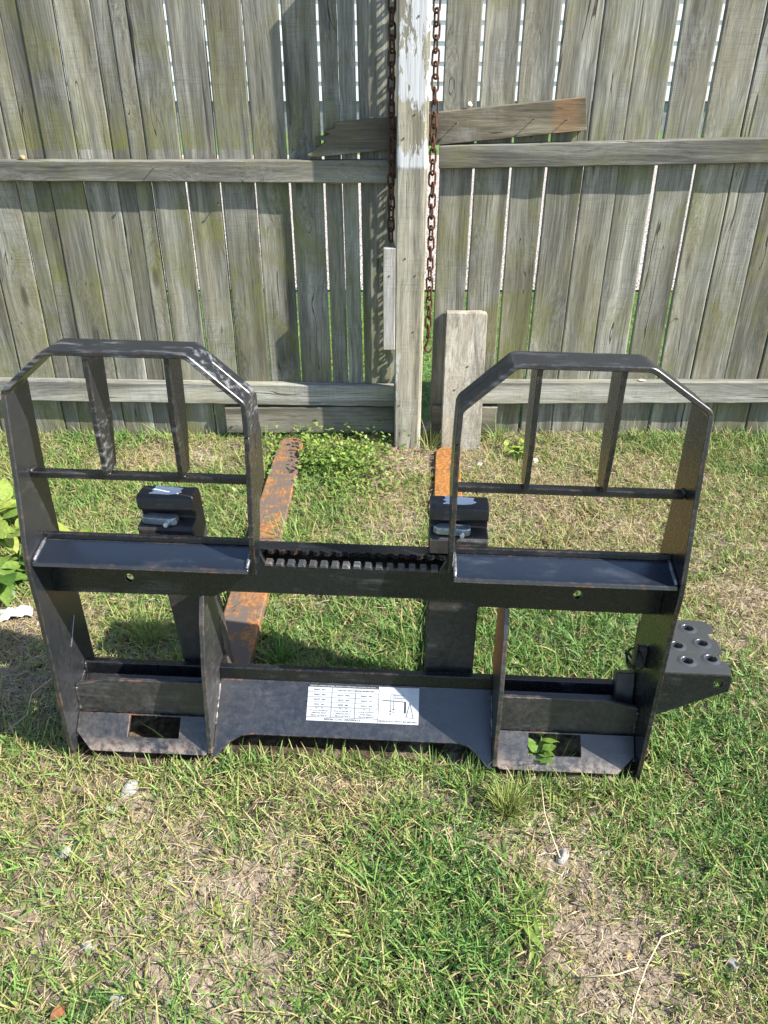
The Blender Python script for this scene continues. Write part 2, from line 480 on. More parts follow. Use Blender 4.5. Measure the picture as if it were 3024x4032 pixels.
def yard():
    xs = np.linspace(-3.2, 3.2, 521); ys = np.linspace(-0.2, 3.12, 271)
    X, Y = np.meshgrid(xs, ys)
    Z = relief(X, Y)
    e = np.minimum.reduce([X + 3.2, 3.2 - X, Y + 0.2, 3.12 - Y])
    Z = Z - np.clip(0.05 - e, 0, 1) * 1.6
    co = np.stack([X, Y, Z], -1).reshape(-1, 3)
    nx, ny = len(xs), len(ys)
    i = np.arange(nx * ny).reshape(ny, nx)
    q = np.stack([i[:-1, :-1], i[:-1, 1:], i[1:, 1:], i[1:, :-1]], -1).reshape(-1, 4)
    me = bpy.data.meshes.new('yard_soil')
    me.from_pydata(co.tolist(), [], q.tolist())
    g, d = cover(X, Y)
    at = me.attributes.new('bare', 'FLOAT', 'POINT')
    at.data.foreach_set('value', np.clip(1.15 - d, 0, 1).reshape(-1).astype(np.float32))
    for p in me.polygons:
        p.use_smooth = True
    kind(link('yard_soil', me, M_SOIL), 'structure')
yard()
sheet('far_lawn', -30, 30, 3.06, 15.2, -0.045, turf_mat('lawn', (0.06, 0.13, 0.025), (0.085, 0.17, 0.03), (0.12, 0.19, 0.05)))

def gravel_mat():
    m = NT('gravel')
    v = m.n('TexCoord').outputs['Object']
    vo = m.n('TexVoronoi', None, Vector=v, Scale=55.0)
    c = m.ramp(m.n('SeparateXYZ', None, Vector=vo.outputs['Color']).outputs[0], [(0.0, (0.30, 0.26, 0.22)), (0.5, (0.45, 0.40, 0.36)), (1.0, (0.60, 0.56, 0.52))])
    c = m.mix(m.rng(vo.outputs['Distance'], 0.4, 0.8, 0.0, 0.6), c, (0.16, 0.13, 0.11, 1))
    m.put(m.b.inputs['Base Color'], c)
    m.b.inputs['Roughness'].default_value = 0.9
    m.put(m.b.inputs['Normal'], m.bump(vo.outputs['Distance'], 0.9, -0.02))
    return m.m
sheet('gravel_drive', -30, 30, 5.2, 11.9, -0.03, gravel_mat())

M_SIDING = plain('white_vinyl', (0.62, 0.63, 0.645), 0.5, 0, 0.03, 8.0, 0.03)
M_FOUND = plain('foundation_block', (0.20, 0.21, 0.23), 0.9, 0, 0.2, 12.0, 0.3)
M_ROOF = plain('roof_shingle', (0.10, 0.095, 0.09), 0.9, 0, 0.3, 20.0, 0.4)
house = thing('house', 'white house with horizontal siding seen through the gaps of the wooden fence', 'house', (0, 14.9, -0.045))
bm = bmesh.new(); box_bm(bm, -11, 11, 0.06, 7, 0.0, 0.5); bm_obj('foundation', bm, M_FOUND, house)
bm = bmesh.new(); box_bm(bm, -11.0, 11.0, 0.05, 7.0, 0.5, 3.6); bm_obj('wall', bm, M_SIDING, house)
bm = bmesh.new()
prism(bm, [(0.0, 0.0), (0.05, 0.0), (0.05, 0.29), (0.032, 0.29)], -11.02, 11.02, WV_U)
sid = bm_obj('siding_board', bm, M_SIDING, house, loc=(0, -0.004, 0.485))
for k in range(1, 10):
    c = sid.copy(); COL.objects.link(c); c.parent = house; c.location = (0, -0.004, 0.485 + 0.291 * k)
bm = bmesh.new(); prism(bm, [(-0.5, 3.5), (3.5, 5.4), (7.5, 3.5), (7.5, 3.62), (3.5, 5.55), (-0.5, 3.62)], -11.4, 11.4, WV_U)
bm_obj('roof', bm, M_ROOF, house)

# ---------------------------------------------------------------- fence
PY = 2.95                     # front face of the pickets
M_PICK = wood('weathered_picket', 'Z', (0.085, 0.083, 0.070), (0.350, 0.342, 0.300), (0.215, 0.192, 0.132), 0.66, low=1.10)
M_RAIL = wood('weathered_rail', 'X', (0.115, 0.112, 0.098), (0.375, 0.370, 0.335), (0.27, 0.245, 0.175), 0.40)
M_KICK = wood('weathered_kickboard', 'X', (0.12, 0.11, 0.085), (0.28, 0.265, 0.215), (0.22, 0.19, 0.13), 0.5)
M_POST = wood('post_wood', 'Z', (0.15, 0.135, 0.105), (0.37, 0.35, 0.285), (0.31, 0.275, 0.195), 0.25, paint=True, knots=False)
M_GREY = wood('grey_cleat_wood', 'Z', (0.19, 0.18, 0.17), (0.36, 0.35, 0.33), (0.32, 0.30, 0.26), 0.0, knots=False)
M_BOARD = wood('standing_board_wood', 'Z', (0.14, 0.125, 0.10), (0.36, 0.34, 0.29), (0.30, 0.26, 0.19), 0.15, knots=False)
M_PLANK = wood('loose_plank_wood', 'X', (0.080, 0.070, 0.050), (0.215, 0.190, 0.140), (0.20, 0.155, 0.09), 0.35, stains=((0.415, 0.05), (-0.115, 0.035)))
M_NAIL = rusty('rusty_nail', (0.05, 0.03, 0.02), (0.16, 0.08, 0.04), (0.10, 0.09, 0.08), 0.6)

def picket(parent, l, r, gl, gr, seed, z0=-0.05, z1=1.83):
    """l, r: (x at ground, slope) of the two boundary lines; gl, gr: half gaps"""
    rr = random.Random(seed)
    n = 15
    xc = (l[0] + r[0]) / 2
    th = 0.0155
    yo = rr.uniform(-0.002, 0.004)
    bm = bmesh.new()
    rows = []
    jl = jr = 0.0
    cup = rr.uniform(-0.002, 0.002)
    for i in range(n + 1):
        z = z0 + (z1 - z0) * i / n
        jl = 0.6 * jl + rr.uniform(-0.0011, 0.0011); jr = 0.6 * jr + rr.uniform(-0.0011, 0.0011)
        xl = l[0] + l[1] * z + gl * 0.85 + jl - xc
        xr = r[0] + r[1] * z - gr * 0.85 + jr - xc
        xm = (xl + xr) / 2
        wv = rr.uniform(-0.0006, 0.0006)
        pts = [(xl, yo + wv), (xl + 0.004, yo - 0.0012 + wv), (xm, yo + cup + wv), (xr - 0.004, yo - 0.0012 + wv), (xr, yo + wv), (xr, yo + th), (xl, yo + th)]
        rows.append([bm.verts.new((p[0], p[1], z)) for p in pts])
    for a, b in zip(rows, rows[1:]):
        for k in range(7):
            bm.faces.new([a[k], a[(k + 1) % 7], b[(k + 1) % 7], b[k]])
    bm.faces.new(rows[0][::-1]); bm.faces.new(rows[-1])
    o = bm_obj('picket', bm, M_PICK, parent)
    o.location = (xc - parent.location.x, PY - parent.location.y, 0)
    return o

def board_x(name, pts, y0, y1, mat, parent, seed, bevel=0.004, n=24):
    """horizontal board: pts = [(x, zbottom, ztop), ...]; slightly wavy"""
    rr = random.Random(seed)
    bm = bmesh.new()
    xs = np.linspace(pts[0][0], pts[-1][0], n + 1)
    zb = np.interp(xs, [p[0] for p in pts], [p[1] for p in pts])
    zt = np.interp(xs, [p[0] for p in pts], [p[2] for p in pts])
    px = parent.location.x if parent else 0
    py = parent.location.y if parent else 0
    rows = []
    for x, b, t in zip(xs, zb, zt):
        b += rr.uniform(-0.0012, 0.0012); t += rr.uniform(-0.0012, 0.0012)
        e = bevel
        pr = [(y0, b + e), (y0 + e, b), (y1, b), (y1, t), (y0 + e, t), (y0, t - e)]
        rows.append([bm.verts.new((x - px, p[0] - py, p[1])) for p in pr])
    for a, b in zip(rows, rows[1:]):
        for k in range(6):
            bm.faces.new([a[k], a[(k + 1) % 6], b[(k + 1) % 6], b[k]])
    bm.faces.new(rows[0][::-1]); bm.faces.new(rows[-1])
    return bm_obj(name, bm, mat, parent)

LINES_L = [(-1.349, .0343), (-1.224, .0313), (-1.096, .0217), (-.972, .0192), (-.839, .0088), (-.712, .004), (-.595, .0091), (-.464, .0032), (-.337, -.0005), (-.211, -.0031), (-.079, -.0086), (.066, -.004)]
GAPS_L = [.003, .002, .0026, .0014, .0030, .0048, .0040, .0016, .0046, .0048, .0046, .002]
LINES_R = [(.192, .0048), (.312, .0064), (.453, -.0037), (.572, .0039), (.707, -.0005), (.840, -.0091), (.982, -.0173), (1.118, -.0173), (1.255, -.017), (1.392, -.024)]
GAPS_R = [.001, .0055, .0060, .0058, .0028, .0012, .0090, .0078, .0030, .0022]
for lines, gaps, idx, x0, sl in ((LINES_L, GAPS_L, 10, -0.143, -.006), (LINES_L, GAPS_L, 4, -0.903, .0135), (LINES_L, GAPS_L, 1, -1.288, .033)):
    lines.insert(idx, (x0, sl)); gaps.insert(idx, .0009)          # boards split lengthwise
for k in range(1, 16):                     # the fence runs on beyond the frame
    LINES_L.insert(0, (-1.349 - 0.136 * k, .0343 + .001 * k)); GAPS_L.insert(0, .002 + .002 * rnd.random())
    LINES_R.append((1.392 + 0.138 * k, -.024 - .001 * k)); GAPS_R.append(.002 + .003 * rnd.random())

fence_l = thing('wooden_fence', 'weathered grey picket fence section left of the paint-peeled post', 'fence', (-1.6, PY, 0))
fence_r = thing('wooden_fence', 'weathered grey picket fence section right of the paint-peeled post', 'fence', (1.6, PY, 0))
for i in range(len(LINES_L) - 1):
    picket(fence_l, LINES_L[i], LINES_L[i + 1], GAPS_L[i], GAPS_L[i + 1], 100 + i)
for i in range(len(LINES_R) - 1):
    picket(fence_r, LINES_R[i], LINES_R[i + 1], GAPS_R[i], GAPS_R[i + 1], 200 + i)
RY0, RY1 = 2.912, 2.947
board_x('rail', [(-3.38, 1.005, 1.072), (-1.35, 1.002, 1.070), (0.026, 0.995, 1.070)], RY0, RY1, M_RAIL, fence_l, 1, n=60)
board_x('rail', [(-3.38, 0.185, 0.272), (-1.55, 0.168, 0.257), (0.040, 0.140, 0.228)], RY0, RY1, M_RAIL, fence_l, 2, n=60)
board_x('rail', [(-3.38, 1.70, 1.79), (0.04, 1.70, 1.79)], RY0, RY1, M_RAIL, fence_l, 3)
board_x('kickboard', [(-0.656, 0.020, 0.136), (0.040, 0.018, 0.136)], RY0 + 0.002, RY1, M_KICK, fence_l, 4)
board_x('rail', [(0.193, 1.041, 1.117), (1.33, 1.061, 1.142), (3.4, 1.075, 1.155)], RY0, RY1, M_RAIL, fence_r, 5, n=60)
board_x('rail', [(0.26, 0.152, 0.247), (0.403, 0.152, 0.248), (1.57, 0.157, 0.249), (3.4, 0.16, 0.25)], RY0, RY1, M_RAIL, fence_r, 6, n=60)
board_x('rail', [(0.16, 1.70, 1.79), (3.4, 1.71, 1.80)], RY0, RY1, M_RAIL, fence_r, 7)
board_x('kickboard', [(0.20, 0.018, 0.139), (0.468, 0.020, 0.138)], RY0 + 0.002, RY1, M_KICK, fence_r, 8)

def nail(parent, x, y, z, ln=0.012, bend=(0.0, 0.0)):
    bm = bmesh.new()
    p = parent.location if parent else Vector((0, 0, 0))
    a = Vector((x, y, z)) - p
    d = Vector((bend[0], -ln, bend[1]))
    tube(bm, [a - d * 0.6, a + d], 0.0016, 6)
    tube(bm, [a + d, a + d + d.normalized() * 0.0018], 0.0042, 8)
    return bm_obj('nail', bm, M_NAIL, parent)
nail(fence_l, -0.805, RY0, 1.045, 0.022, (0.008, 0.006))
nail(fence_l, -0.60, 2.95, 0.925, 0.02, (0.006, -0.004))
nail(fence_r, 1.14, 2.95, 0.50, 0.012)

# post
post = thing('fence_post', 'square timber post with peeling white paint on its upper half', 'post', (0.0955, 2.8525, 0))
def post_mesh():
    bm = bmesh.new()
    rr = random.Random(5)
    n = 40
    rows = []
    hx, hy = 0.0525, 0.0375
    for i in range(n + 1):
        z = -0.15 + 1.985 * i / n
        w = 1 + 0.012 * math.sin(z * 3.1)
        j = lambda: rr.uniform(-0.0007, 0.0007)
        cl, cr = 0.004, 0.013
        pr = [(-hx + cl, -hy), (hx - cr, -hy), (hx - cr * .3, -hy + cr * .3), (hx, -hy + cr), (hx, hy - .006), (hx - .006, hy), (-hx + .006, hy), (-hx, hy - .006), (-hx, -hy + cl)]
        rows.append([bm.verts.new((p[0] * w + j(), p[1] + j(), z)) for p in pr])
    m = len(rows[0])
    for a, b in zip(rows, rows[1:]):
        for k in range(m):
            bm.faces.new([a[k], a[(k + 1) % m], b[(k + 1) % m], b[k]])
    bm.faces.new(rows[0][::-1]); bm.faces.new(rows[-1])
    return bm_obj('shaft', bm, M_POST, post)
post_mesh()
bm = bmesh.new(); box_bm(bm, -0.0985, -0.0545, -0.0415, -0.004, 0.421, 0.797)
c = bm_obj('cleat', bm, M_GREY, post, 0.002); c['label'] = 'short pale grey timber cleat nailed to the side of the post'
for (x, z) in ((-0.076, 0.70), (-0.02, 0.76), (0.018, 0.70), (0.014, 0.49), (-0.035, 0.19), (-0.03, 1.15), (0.005, 1.22), (0.012, 1.49)):
    bm = bmesh.new()
    yy = -0.0415 if x < -0.06 else -0.0375
    tube(bm, [(x, yy + 0.004, z), (x, yy - 0.002, z)], 0.0032, 8)
    bm_obj('nail', bm, M_NAIL, post)
for sx in (-1, 1):
    bm = bmesh.new(); tube(bm, [(sx * 0.04, 0.008, 1.75), (sx * 0.095, 0.008, 1.755)], 0.006, 10)
    bm_obj('bolt', bm, M_NAIL, post)

# loose plank behind the post, leaning on the rails
plank = thing('loose_plank', 'loose split plank lying at a slant behind the post on top of the rails', 'plank', (0.2, 2.93, 1.1))
def plank_mesh():
    bm = bmesh.new()
    rr = random.Random(3)
    slope = 0.0905
    y0, y1 = 2.912, 2.946
    def L(x): return 1.1045 + slope * (x - 0.03)        # bottom edge
    top = lambda x: L(x) + 0.1005
    outline = [(-0.258, L(-0.258) + .004), (-0.225, L(-0.225)), (-0.1, L(-0.1)), (0.1, L(.1)), (0.3, L(.3)), (0.5, L(.5)), (0.690, L(.69)), (0.684, L(.684) + .05), (0.676, top(.676)), (0.5, top(.5)), (0.3, top(.3)), (0.1, top(.1)), (-0.05, top(-.05)), (-0.165, top(-.165)), (-0.168, top(-.168) - .018), (-0.205, top(-.2) - .022), (-0.185, top(-.19) - .034), (-0.238, top(-.23) - .040), (-0.200, top(-.2) - .055), (-0.222, top(-.22) - .066), (-0.245, L(-0.245) + .02), (-0.266, L(-0.266) + .011)]
    outline = [(x + 0, z) for x, z in outline]
    prism(bm, outline, y0, y1, lambda p, q, t: (p - 0.2, t - 2.93, q - 1.1))
    return bm_obj('board', bm, M_PLANK, plank, 0.0015)
plank_mesh()
for x, z in ((0.245, 1.185), (0.505, 1.198), (0.615, 1.195)):
    nail(plank, x, 2.912, z, 0.02, (0.004, 0.003))

# board standing against the fence
brd = thing('standing_board', 'short split grey board standing on end against the fence beside the post', 'board', (0.31, 2.81, 0))
bm = bmesh.new()
zt = 0.535
prism(bm, [(-0.078, -0.03), (0.080, -0.03), (0.078, zt - 0.006), (0.050, zt), (0.0, zt - .002), (-0.079, zt)], 0, 0.037, lambda p, q, t: (p + q * 0.018, t + q * 0.118 / zt - 0.022, q))
bm_obj('plank', bm, M_BOARD, brd, 0.002)
for x, z in ((0.018, 0.335), (-0.03, 0.245), (0.02, 0.19)):
    bm = bmesh.new(); yy = z * 0.118 / zt - 0.022
    tube(bm, [(x, yy + .004, z), (x, yy - .003, z)], 0.0035, 8); bm_obj('nail', bm, M_NAIL, brd)

# ---------------------------------------------------------------- chains
M_CHAIN = rusty('rusty_chain', (0.040, 0.018, 0.011), (0.135, 0.056, 0.028), (0.04, 0.026, 0.02), 0.7, 0.85, 40.0)
def link_mesh():
    bm = bmesh.new()
    hl, rw = 0.0175, 0.0112
    pts = []
    for k in range(9):
        a = math.pi * k / 8
        pts.append((rw * math.cos(a), 0, hl - 0.004 + rw * math.sin(a)))
    for k in range(9):
        a = math.pi + math.pi * k / 8
        pts.append((rw * math.cos(a), 0, -hl + 0.004 + rw * math.sin(a)))
    tube(bm, pts, 0.0038, 8, closed=True)
    me = bpy.data.meshes.new('link')
    bmesh.ops.recalc_face_normals(bm, faces=bm.faces)
    bm.to_mesh(me); bm.free()
    for p in me.polygons: p.use_smooth = True
    me.materials.append(M_CHAIN)
    return me
LINK = link_mesh()
PITCH = 0.0365
def chain(label, x_top, x_bot, y, z_top, z_bot, ang, seed):
    t = thing('hanging_chain', label, 'chain', (x_top, y, z_top), 'rusty chains hanging from the post')
    rr = random.Random(seed)
    n = int((z_top - z_bot) / PITCH)
    for i in range(n):
        o = bpy.data.objects.new('link', LINK); COL.objects.link(o); o.parent = t
        f = i / max(1, n - 1)
        o.location = ((x_bot - x_top) * f + rr.uniform(-.0012, .0012), rr.uniform(-.0012, .0012), -PITCH * (i + 0.5))
        o.rotation_euler = (rr.uniform(-.06, .06), rr.uniform(-.06, .06), R(ang) + (math.pi / 2 if i % 2 else 0) + rr.uniform(-.2, .2))
    return t, n
chain('rusty chain hanging down the left side of the post to the cleat', 0.025, 0.025, 2.862, 1.762, 0.800, 30, 1)
ch_r, nr = chain('long rusty chain with an open hook hanging right of the post', 0.166, 0.172, 2.895, 1.762, 0.440, 20, 2)
bm = bmesh.new()
z = -PITCH * nr
hp = [(0.006, 0, z + 0.012), (-0.004, 0, z + 0.008), (-0.005, 0, z - 0.008), (0.002, 0, z - 0.02), (-0.006, 0, z - 0.034), (-0.012, 0, z - 0.048), (-0.008, 0, z - 0.061), (0.003, 0, z - 0.066), (0.013, 0, z - 0.058), (0.014, 0, z - 0.048)]
tube(bm, hp, [0.004, 0.0045, 0.005, 0.005, 0.0055, 0.006, 0.006, 0.005, 0.004, 0.003], 8)
o = bm_obj('hook', bm, M_CHAIN, ch_r, smooth=True); o.location = (0.006, 0, 0)

# ---------------------------------------------------------------- pallet fork frame
def frame_matrix():
    psi, tau, rho = R(2.64), R(5.0), R(0.7)
    U = Vector((math.cos(psi), -math.sin(psi), 0)); N = Vector((math.sin(psi), math.cos(psi), 0)); Z = Vector((0, 0, 1))
    V = math.cos(tau) * Z + math.sin(tau) * N
    W = math.cos(tau) * N - math.sin(tau) * Z
    U2 = math.cos(rho) * U - math.sin(rho) * V
    V2 = math.cos(rho) * V + math.sin(rho) * U
    M = Matrix((U2, W, V2)).transposed().to_4x4()
    M.translation = Vector((-0.0739, 1.2252, 0.0003))
    return M
FM = frame_matrix()
frame = thing('pallet_carriage', 'black steel pallet fork carriage with two hooped load guards standing on the grass', 'pallet carriage')
frame.matrix_world = FM
M_BLK = steel('black_steel', base=(0.0065, 0.0080, 0.0105), rough=0.27, dust=0.06, scuff=0.10)
M_LIP = steel('clean_black_steel_sky_tint', base=(0.010, 0.014, 0.022), rough=0.22, dust=0.05, scuff=0.07, spec=1.0, rust=0.9)  # blue in the base colour stands in for sky reflected on the lip
M_TOPB = steel('scuffed_black_steel', base=(0.010, 0.0115, 0.015), scuff=0.48, sclo=0.42, dust=0.10, rust=0.6, rough=0.33)
M_RUSTE = steel('rust_edged_black_steel', base=(0.012, 0.014, 0.018), rust=0.9, dust=0.22, scuff=0.06, spec=1.0, rough=0.30)
M_HOOP = steel('hoop_black_steel', base=(0.010, 0.0115, 0.015), scuff=0.22, sclo=0.44, dust=0.08, rust=0.6, rough=0.30, spec=0.9)
M_DIRTY = steel('muddy_black_steel', base=(0.012, 0.013, 0.016), rust=0.9, foot_rust=0.8, dust=0.42, scuff=0.12, spec=0.9, rough=0.42, dustcol=(0.115, 0.100, 0.082))
M_TOOTH = steel('worn_tooth_steel', base=(0.035, 0.037, 0.042), rust=1.0, dust=0.3, rough=0.4, scuff=0.8)
T = 0.010
H = 0.647

def rounded(pts, r, n=4):
    out = [pts[0]]
    for a, b, c in zip(pts, pts[1:], pts[2:]):
        a, b, c = Vector(a), Vector(b), Vector(c)
        d1 = (a - b).normalized(); d2 = (c - b).normalized()
        p0 = b + d1 * r; p2 = b + d2 * r
        for k in range(n + 1):
            t = k / n
            out.append(tuple((1 - t) ** 2 * p0 + 2 * t * (1 - t) * b + t * t * p2))
    out.append(pts[-1])
    return out

def strip(bm, path, w0s, w1s, t, cap0=True, cap1=True):
    """flat bar along a (u, v) path; thickness t inwards, w0..w1 deep"""
    n = len(path)
    P = [Vector(p) for p in path]
    rows = []
    for i in range(n):
        d1 = (P[i] - P[max(i - 1, 0)]); d2 = (P[min(i + 1, n - 1)] - P[i])
        if d1.length < 1e-9: d1 = d2
        if d2.length < 1e-9: d2 = d1
        d = (d1.normalized() + d2.normalized()).normalized()
        nn = Vector((-d.y, d.x))
        o = P[i] + nn * 0.0; q = P[i] + nn * t
        rows.append([bm.verts.new((o.x, w0s[i], o.y)), bm.verts.new((o.x, w1s[i], o.y)), bm.verts.new((q.x, w1s[i], q.y)), bm.verts.new((q.x, w0s[i], q.y))])
    for a, b in zip(rows, rows[1:]):
        for k in range(4):
            bm.faces.new([a[k], a[(k + 1) % 4], b[(k + 1) % 4], b[k]])
    if cap0: bm.faces.new(rows[0][::-1])
    if cap1: bm.faces.new(rows[-1])

SLOT = lambda ax, ay, bx, by, hw: (lambda d: [(ax + d[0], ay + d[1]), (bx + d[0], by + d[1]), (bx - d[0], by - d[1]), (ax - d[0], ay - d[1])])((lambda l: (-(by - ay) / l * hw, (bx - ax) / l * hw))(math.hypot(bx - ax, by - ay)))

for s in (-1, 1):
    # outer side plate, profile in (w, v)
    prof = [(-0.036, 0.012), (0.085, 0.004), (0.145, 0.03), (0.148, 0.15), (0.130, 0.36), (0.122, 0.43), (0.100, 0.52), (0.092, 0.69), (0.094, 0.872), (0.0, 0.872), (-0.006, 0.82), (-0.022, 0.69), (-0.046, 0.545), (-0.048, 0.515), (-0.042, 0.43), (-0.040, 0.10), (-0.040, 0.05)]
    holes = []
    if s < 0:
        holes = [SLOT(0.045, 0.258, 0.085, 0.318, 0.005), SLOT(0.04, 0.145, 0.10, 0.168, 0.005)]
    plate('side_plate', prof, s * H, s * (H + T), WV_U, M_RUSTE if s < 0 else M_BLK, frame, holes)
    # guard hoop
    ci, co_ = (0.299, 0.562) if s < 0 else (0.294, 0.537)
    path = rounded([(s * 0.657, 0.868), (s * 0.655, 0.880), (s * co_, 0.958), (s * ci, 0.958), (s * 0.196, 0.868), (s * 0.194, 0.800)], 0.010)
    path = [p for i, p in enumerate(path) if i == 0 or (Vector(p) - Vector(path[i - 1])).length > 1e-4]
    if s > 0:
        pass
    bm = bmesh.new()
    sgn = 1 if s > 0 else -1
    t = T * sgn
    def W0(p): return 0.0
    def W1(p): return 0.088 if p[1] > 0.86 else 0.10
    # split at the slot: from mid chamfer to the end of the path
    fr = 0.32
    ca = (s * (ci + (0.196 - ci) * fr), 0.958 - 0.090 * fr)
    k = next(i for i, p in enumerate(path) if abs(p[0]) < abs(ca[0]) - 0.002 and i > 3)
    a = path[:k] + [ca]
    b = [ca] + [p for p in path[k:]]
    strip(bm, a, [W0(p) for p in a], [W1(p) for p in a], t, True, False)
    strip(bm, b, [W0(p) for p in b], [0.050] * len(b), t, False)
    strip(bm, b, [0.0555] * len(b), [W1(p) for p in b], t, False)
    bm_obj('guard_hoop', bm, M_TOPB if s < 0 else M_HOOP, frame, 0.0015)
    # inner upright below the hoop, (w, v)
    up = [(-0.012, 0.505), (0.030, 0.505), (0.034, 0.545), (0.055, 0.60), (0.060, 0.632), (0.122, 0.668), (0.116, 0.775), (0.102, 0.799), (0.002, 0.799), (-0.004, 0.70), (-0.020, 0.58)]
    plate('inner_upright', up, s * 0.2045, s * 0.1945, WV_U, M_BLK, frame, [SLOT(0.058, 0.74, 0.0545, 0.790, 0.0028)])
    # vertical guard bars and the cross rail
    for uu in (0.338, 0.488):
        plate('guard_bar', [(0.016, 0.7035), (0.064, 0.7035), (0.080, 0.80), (0.080, 0.948), (0.006, 0.948), (0.006, 0.80)], s * (uu - 0.005), s * (uu + 0.005), WV_U, M_TOPB if s < 0 and uu > .4 else M_BLK, frame)
    plate('guard_rail', rect(0.026, 0.690, 0.048, 0.703), s * 0.206, s * 0.646, WV_U, M_BLK, frame)
    # sloping top lip
    plate('top_lip', [(-0.040, 0.522), (-0.038, 0.531), (0.029, 0.550), (0.029, 0.540)], s * 0.2055, s * 0.646, WV_U, M_LIP, frame)
    # lower inner gusset
    gs = [(0.028, 0.422), (0.055, 0.422), (0.128, 0.40), (0.130, 0.19), (0.088, 0.18), (0.088, 0.13), (0.004, 0.05), (-0.022, 0.02), (-0.034, 0.03), (-0.030, 0.10), (-0.018, 0.24), (0.004, 0.36)]
    plate('lower_gusset', gs, s * 0.322, s * 0.332, WV_U, M_DIRTY, frame)
    # coupler pocket: upright face, then the foot with a square slot
    cf = [(s * 0.333, 0.083), (s * 0.646, 0.083), (s * 0.646, 0.162), (s * 0.575, 0.180), (s * 0.333, 0.180)]
    plate('coupler_face', cf, 0.030, 0.040, UV_W, M_DIRTY, frame)
    d = Vector((-0.058, -0.064)); ln = d.length; d /= ln         # down the foot, in (w, v)
    nrm = Vector((-d.y, d.x)) * -1
    def FOOT(p, q, t, d=d, nrm=nrm):
        w = 0.030 + d.x * q + nrm.x * t; v = 0.0815 + d.y * q + nrm.y * t
        return (p, w, v)
    foot = [(s * 0.333, 0.0), (s * 0.646, 0.0), (s * 0.646, 0.045), (s * 0.606, ln), (s * 0.333 + s * .006, ln), (s * 0.333, ln - .006)]
    hole = rect(s * 0.405, 0.004, s * 0.524, 0.052)
    plate('coupler_foot', foot, 0.0, 0.010, FOOT, M_DIRTY, frame, [hole])

# upper bar with a notch in the middle
ub = [(-0.6465, 0.418), (-0.300, 0.420), (-0.275, 0.434), (0.245, 0.434), (0.268, 0.420), (0.6465, 0.418), (0.6465, 0.562), (0.2055, 0.562), (0.192, 0.530), (0.178, 0.5030), (-0.182, 0.5030), (-0.196, 0.535), (-0.2055, 0.562), (-0.6465, 0.562)]
def disc(u, v, r, n=10):
    return [(u + r * math.cos(2 * math.pi * k / n), v + r * 1.15 * math.sin(2 * math.pi * k / n)) for k in range(n)]
plate('upper_bar', ub, 0.030, 0.041, UV_W, M_BLK, frame, [disc(-0.479, 0.459, 0.009), disc(0.471, 0.460, 0.009)])
# teeth along the notch
NTEETH = 16
for k in range(NTEETH):
    u = -0.178 + 0.348 * k / (NTEETH - 1)
    bm = bmesh.new()
    prism(bm, [(u - 0.0085, 0.5025), (u + 0.0085, 0.5025), (u + 0.0055, 0.5095), (u - 0.0070, 0.5095)], 0.0285, 0.050, UV_W)
    bm_obj('tooth', bm, M_TOOTH, frame, 0.0008)
# rear notched bar
pts = [(-0.640, 0.112), (-0.640, 0.078)]
for k in range(16):
    u = -0.190 + 0.0245 * k
    pts += [(u, 0.078), (u + 0.004, 0.072), (u + 0.012, 0.072), (u + 0.016, 0.078)]
pts += [(0.640, 0.078), (0.640, 0.112)]
plate('rear_notched_bar', pts, 0.506, 0.516, UW_V, M_BLK, frame)
plate('rear_bar_web', rect(-0.639, 0.455, 0.639, 0.5055), 0.092, 0.108, UV_W, M_BLK, frame)
# lower bar, and the sloping plate with its cut-out bottom edge
plate('lower_bar', rect(-0.646, 0.070, 0.646, 0.180), 0.092, 0.110, UV_W, M_BLK, frame)
sd = Vector((-0.090, -0.088)); sl = sd.length; sd /= sl
sn = Vector((sd.y, -sd.x))                                     # towards the camera and up
if sn.y < 0: sn = -sn
def SLOPE(p, q, t):
    return (p, 0.0915 + sd.x * q + sn.x * t, 0.148 + sd.y * q + sn.y * t)
arc = lambda cx, cy, r, a0, a1, n=8: [(cx + r * math.cos(R(a0 + (a1 - a0) * k / n)), cy + r * math.sin(R(a0 + (a1 - a0) * k / n))) for k in range(n + 1)]
bot = [(-0.3215, 0.0), (0.3215, 0.0), (0.3215, sl + 0.052), (0.312, sl + .052), (0.29, sl + 0.026), (0.268, sl + 0.007), (0.245, sl), (-0.235, sl), (-0.26, sl + .004), (-0.283, sl + 0.018), (-0.303, sl + 0.038), (-0.312, sl + 0.052), (-0.3215, sl + .052)]
plate('sloping_plate', bot, -0.010, 0.0, SLOPE, M_RUSTE, frame)
for s in (-1, 1):
    plate('inner_ledge', rect(s * 0.3325, 0.0, s * 0.6455, 0.066), -0.010, 0.0, SLOPE, M_BLK, frame)

# weld beads at the lip ends
M_WELD = plain('weld_burn', (0.20, 0.20, 0.21), 0.35, 0.6, 0.5, 150.0, 0.6)
for (u, side) in ((-0.645, 1), (-0.2065, -1), (0.2065, 1), (0.645, -1)):
    bm = bmesh.new()
    tube(bm, [(u + side * .002, -0.034 + 0.0157 * k, 0.5335 + 0.0042 * k + rnd.uniform(-.0012, .0012)) for k in range(5)], [0.003, 0.0045, 0.004, 0.0045, 0.003], 6)
    bm_obj('weld_bead', bm, M_WELD, frame, smooth=True)

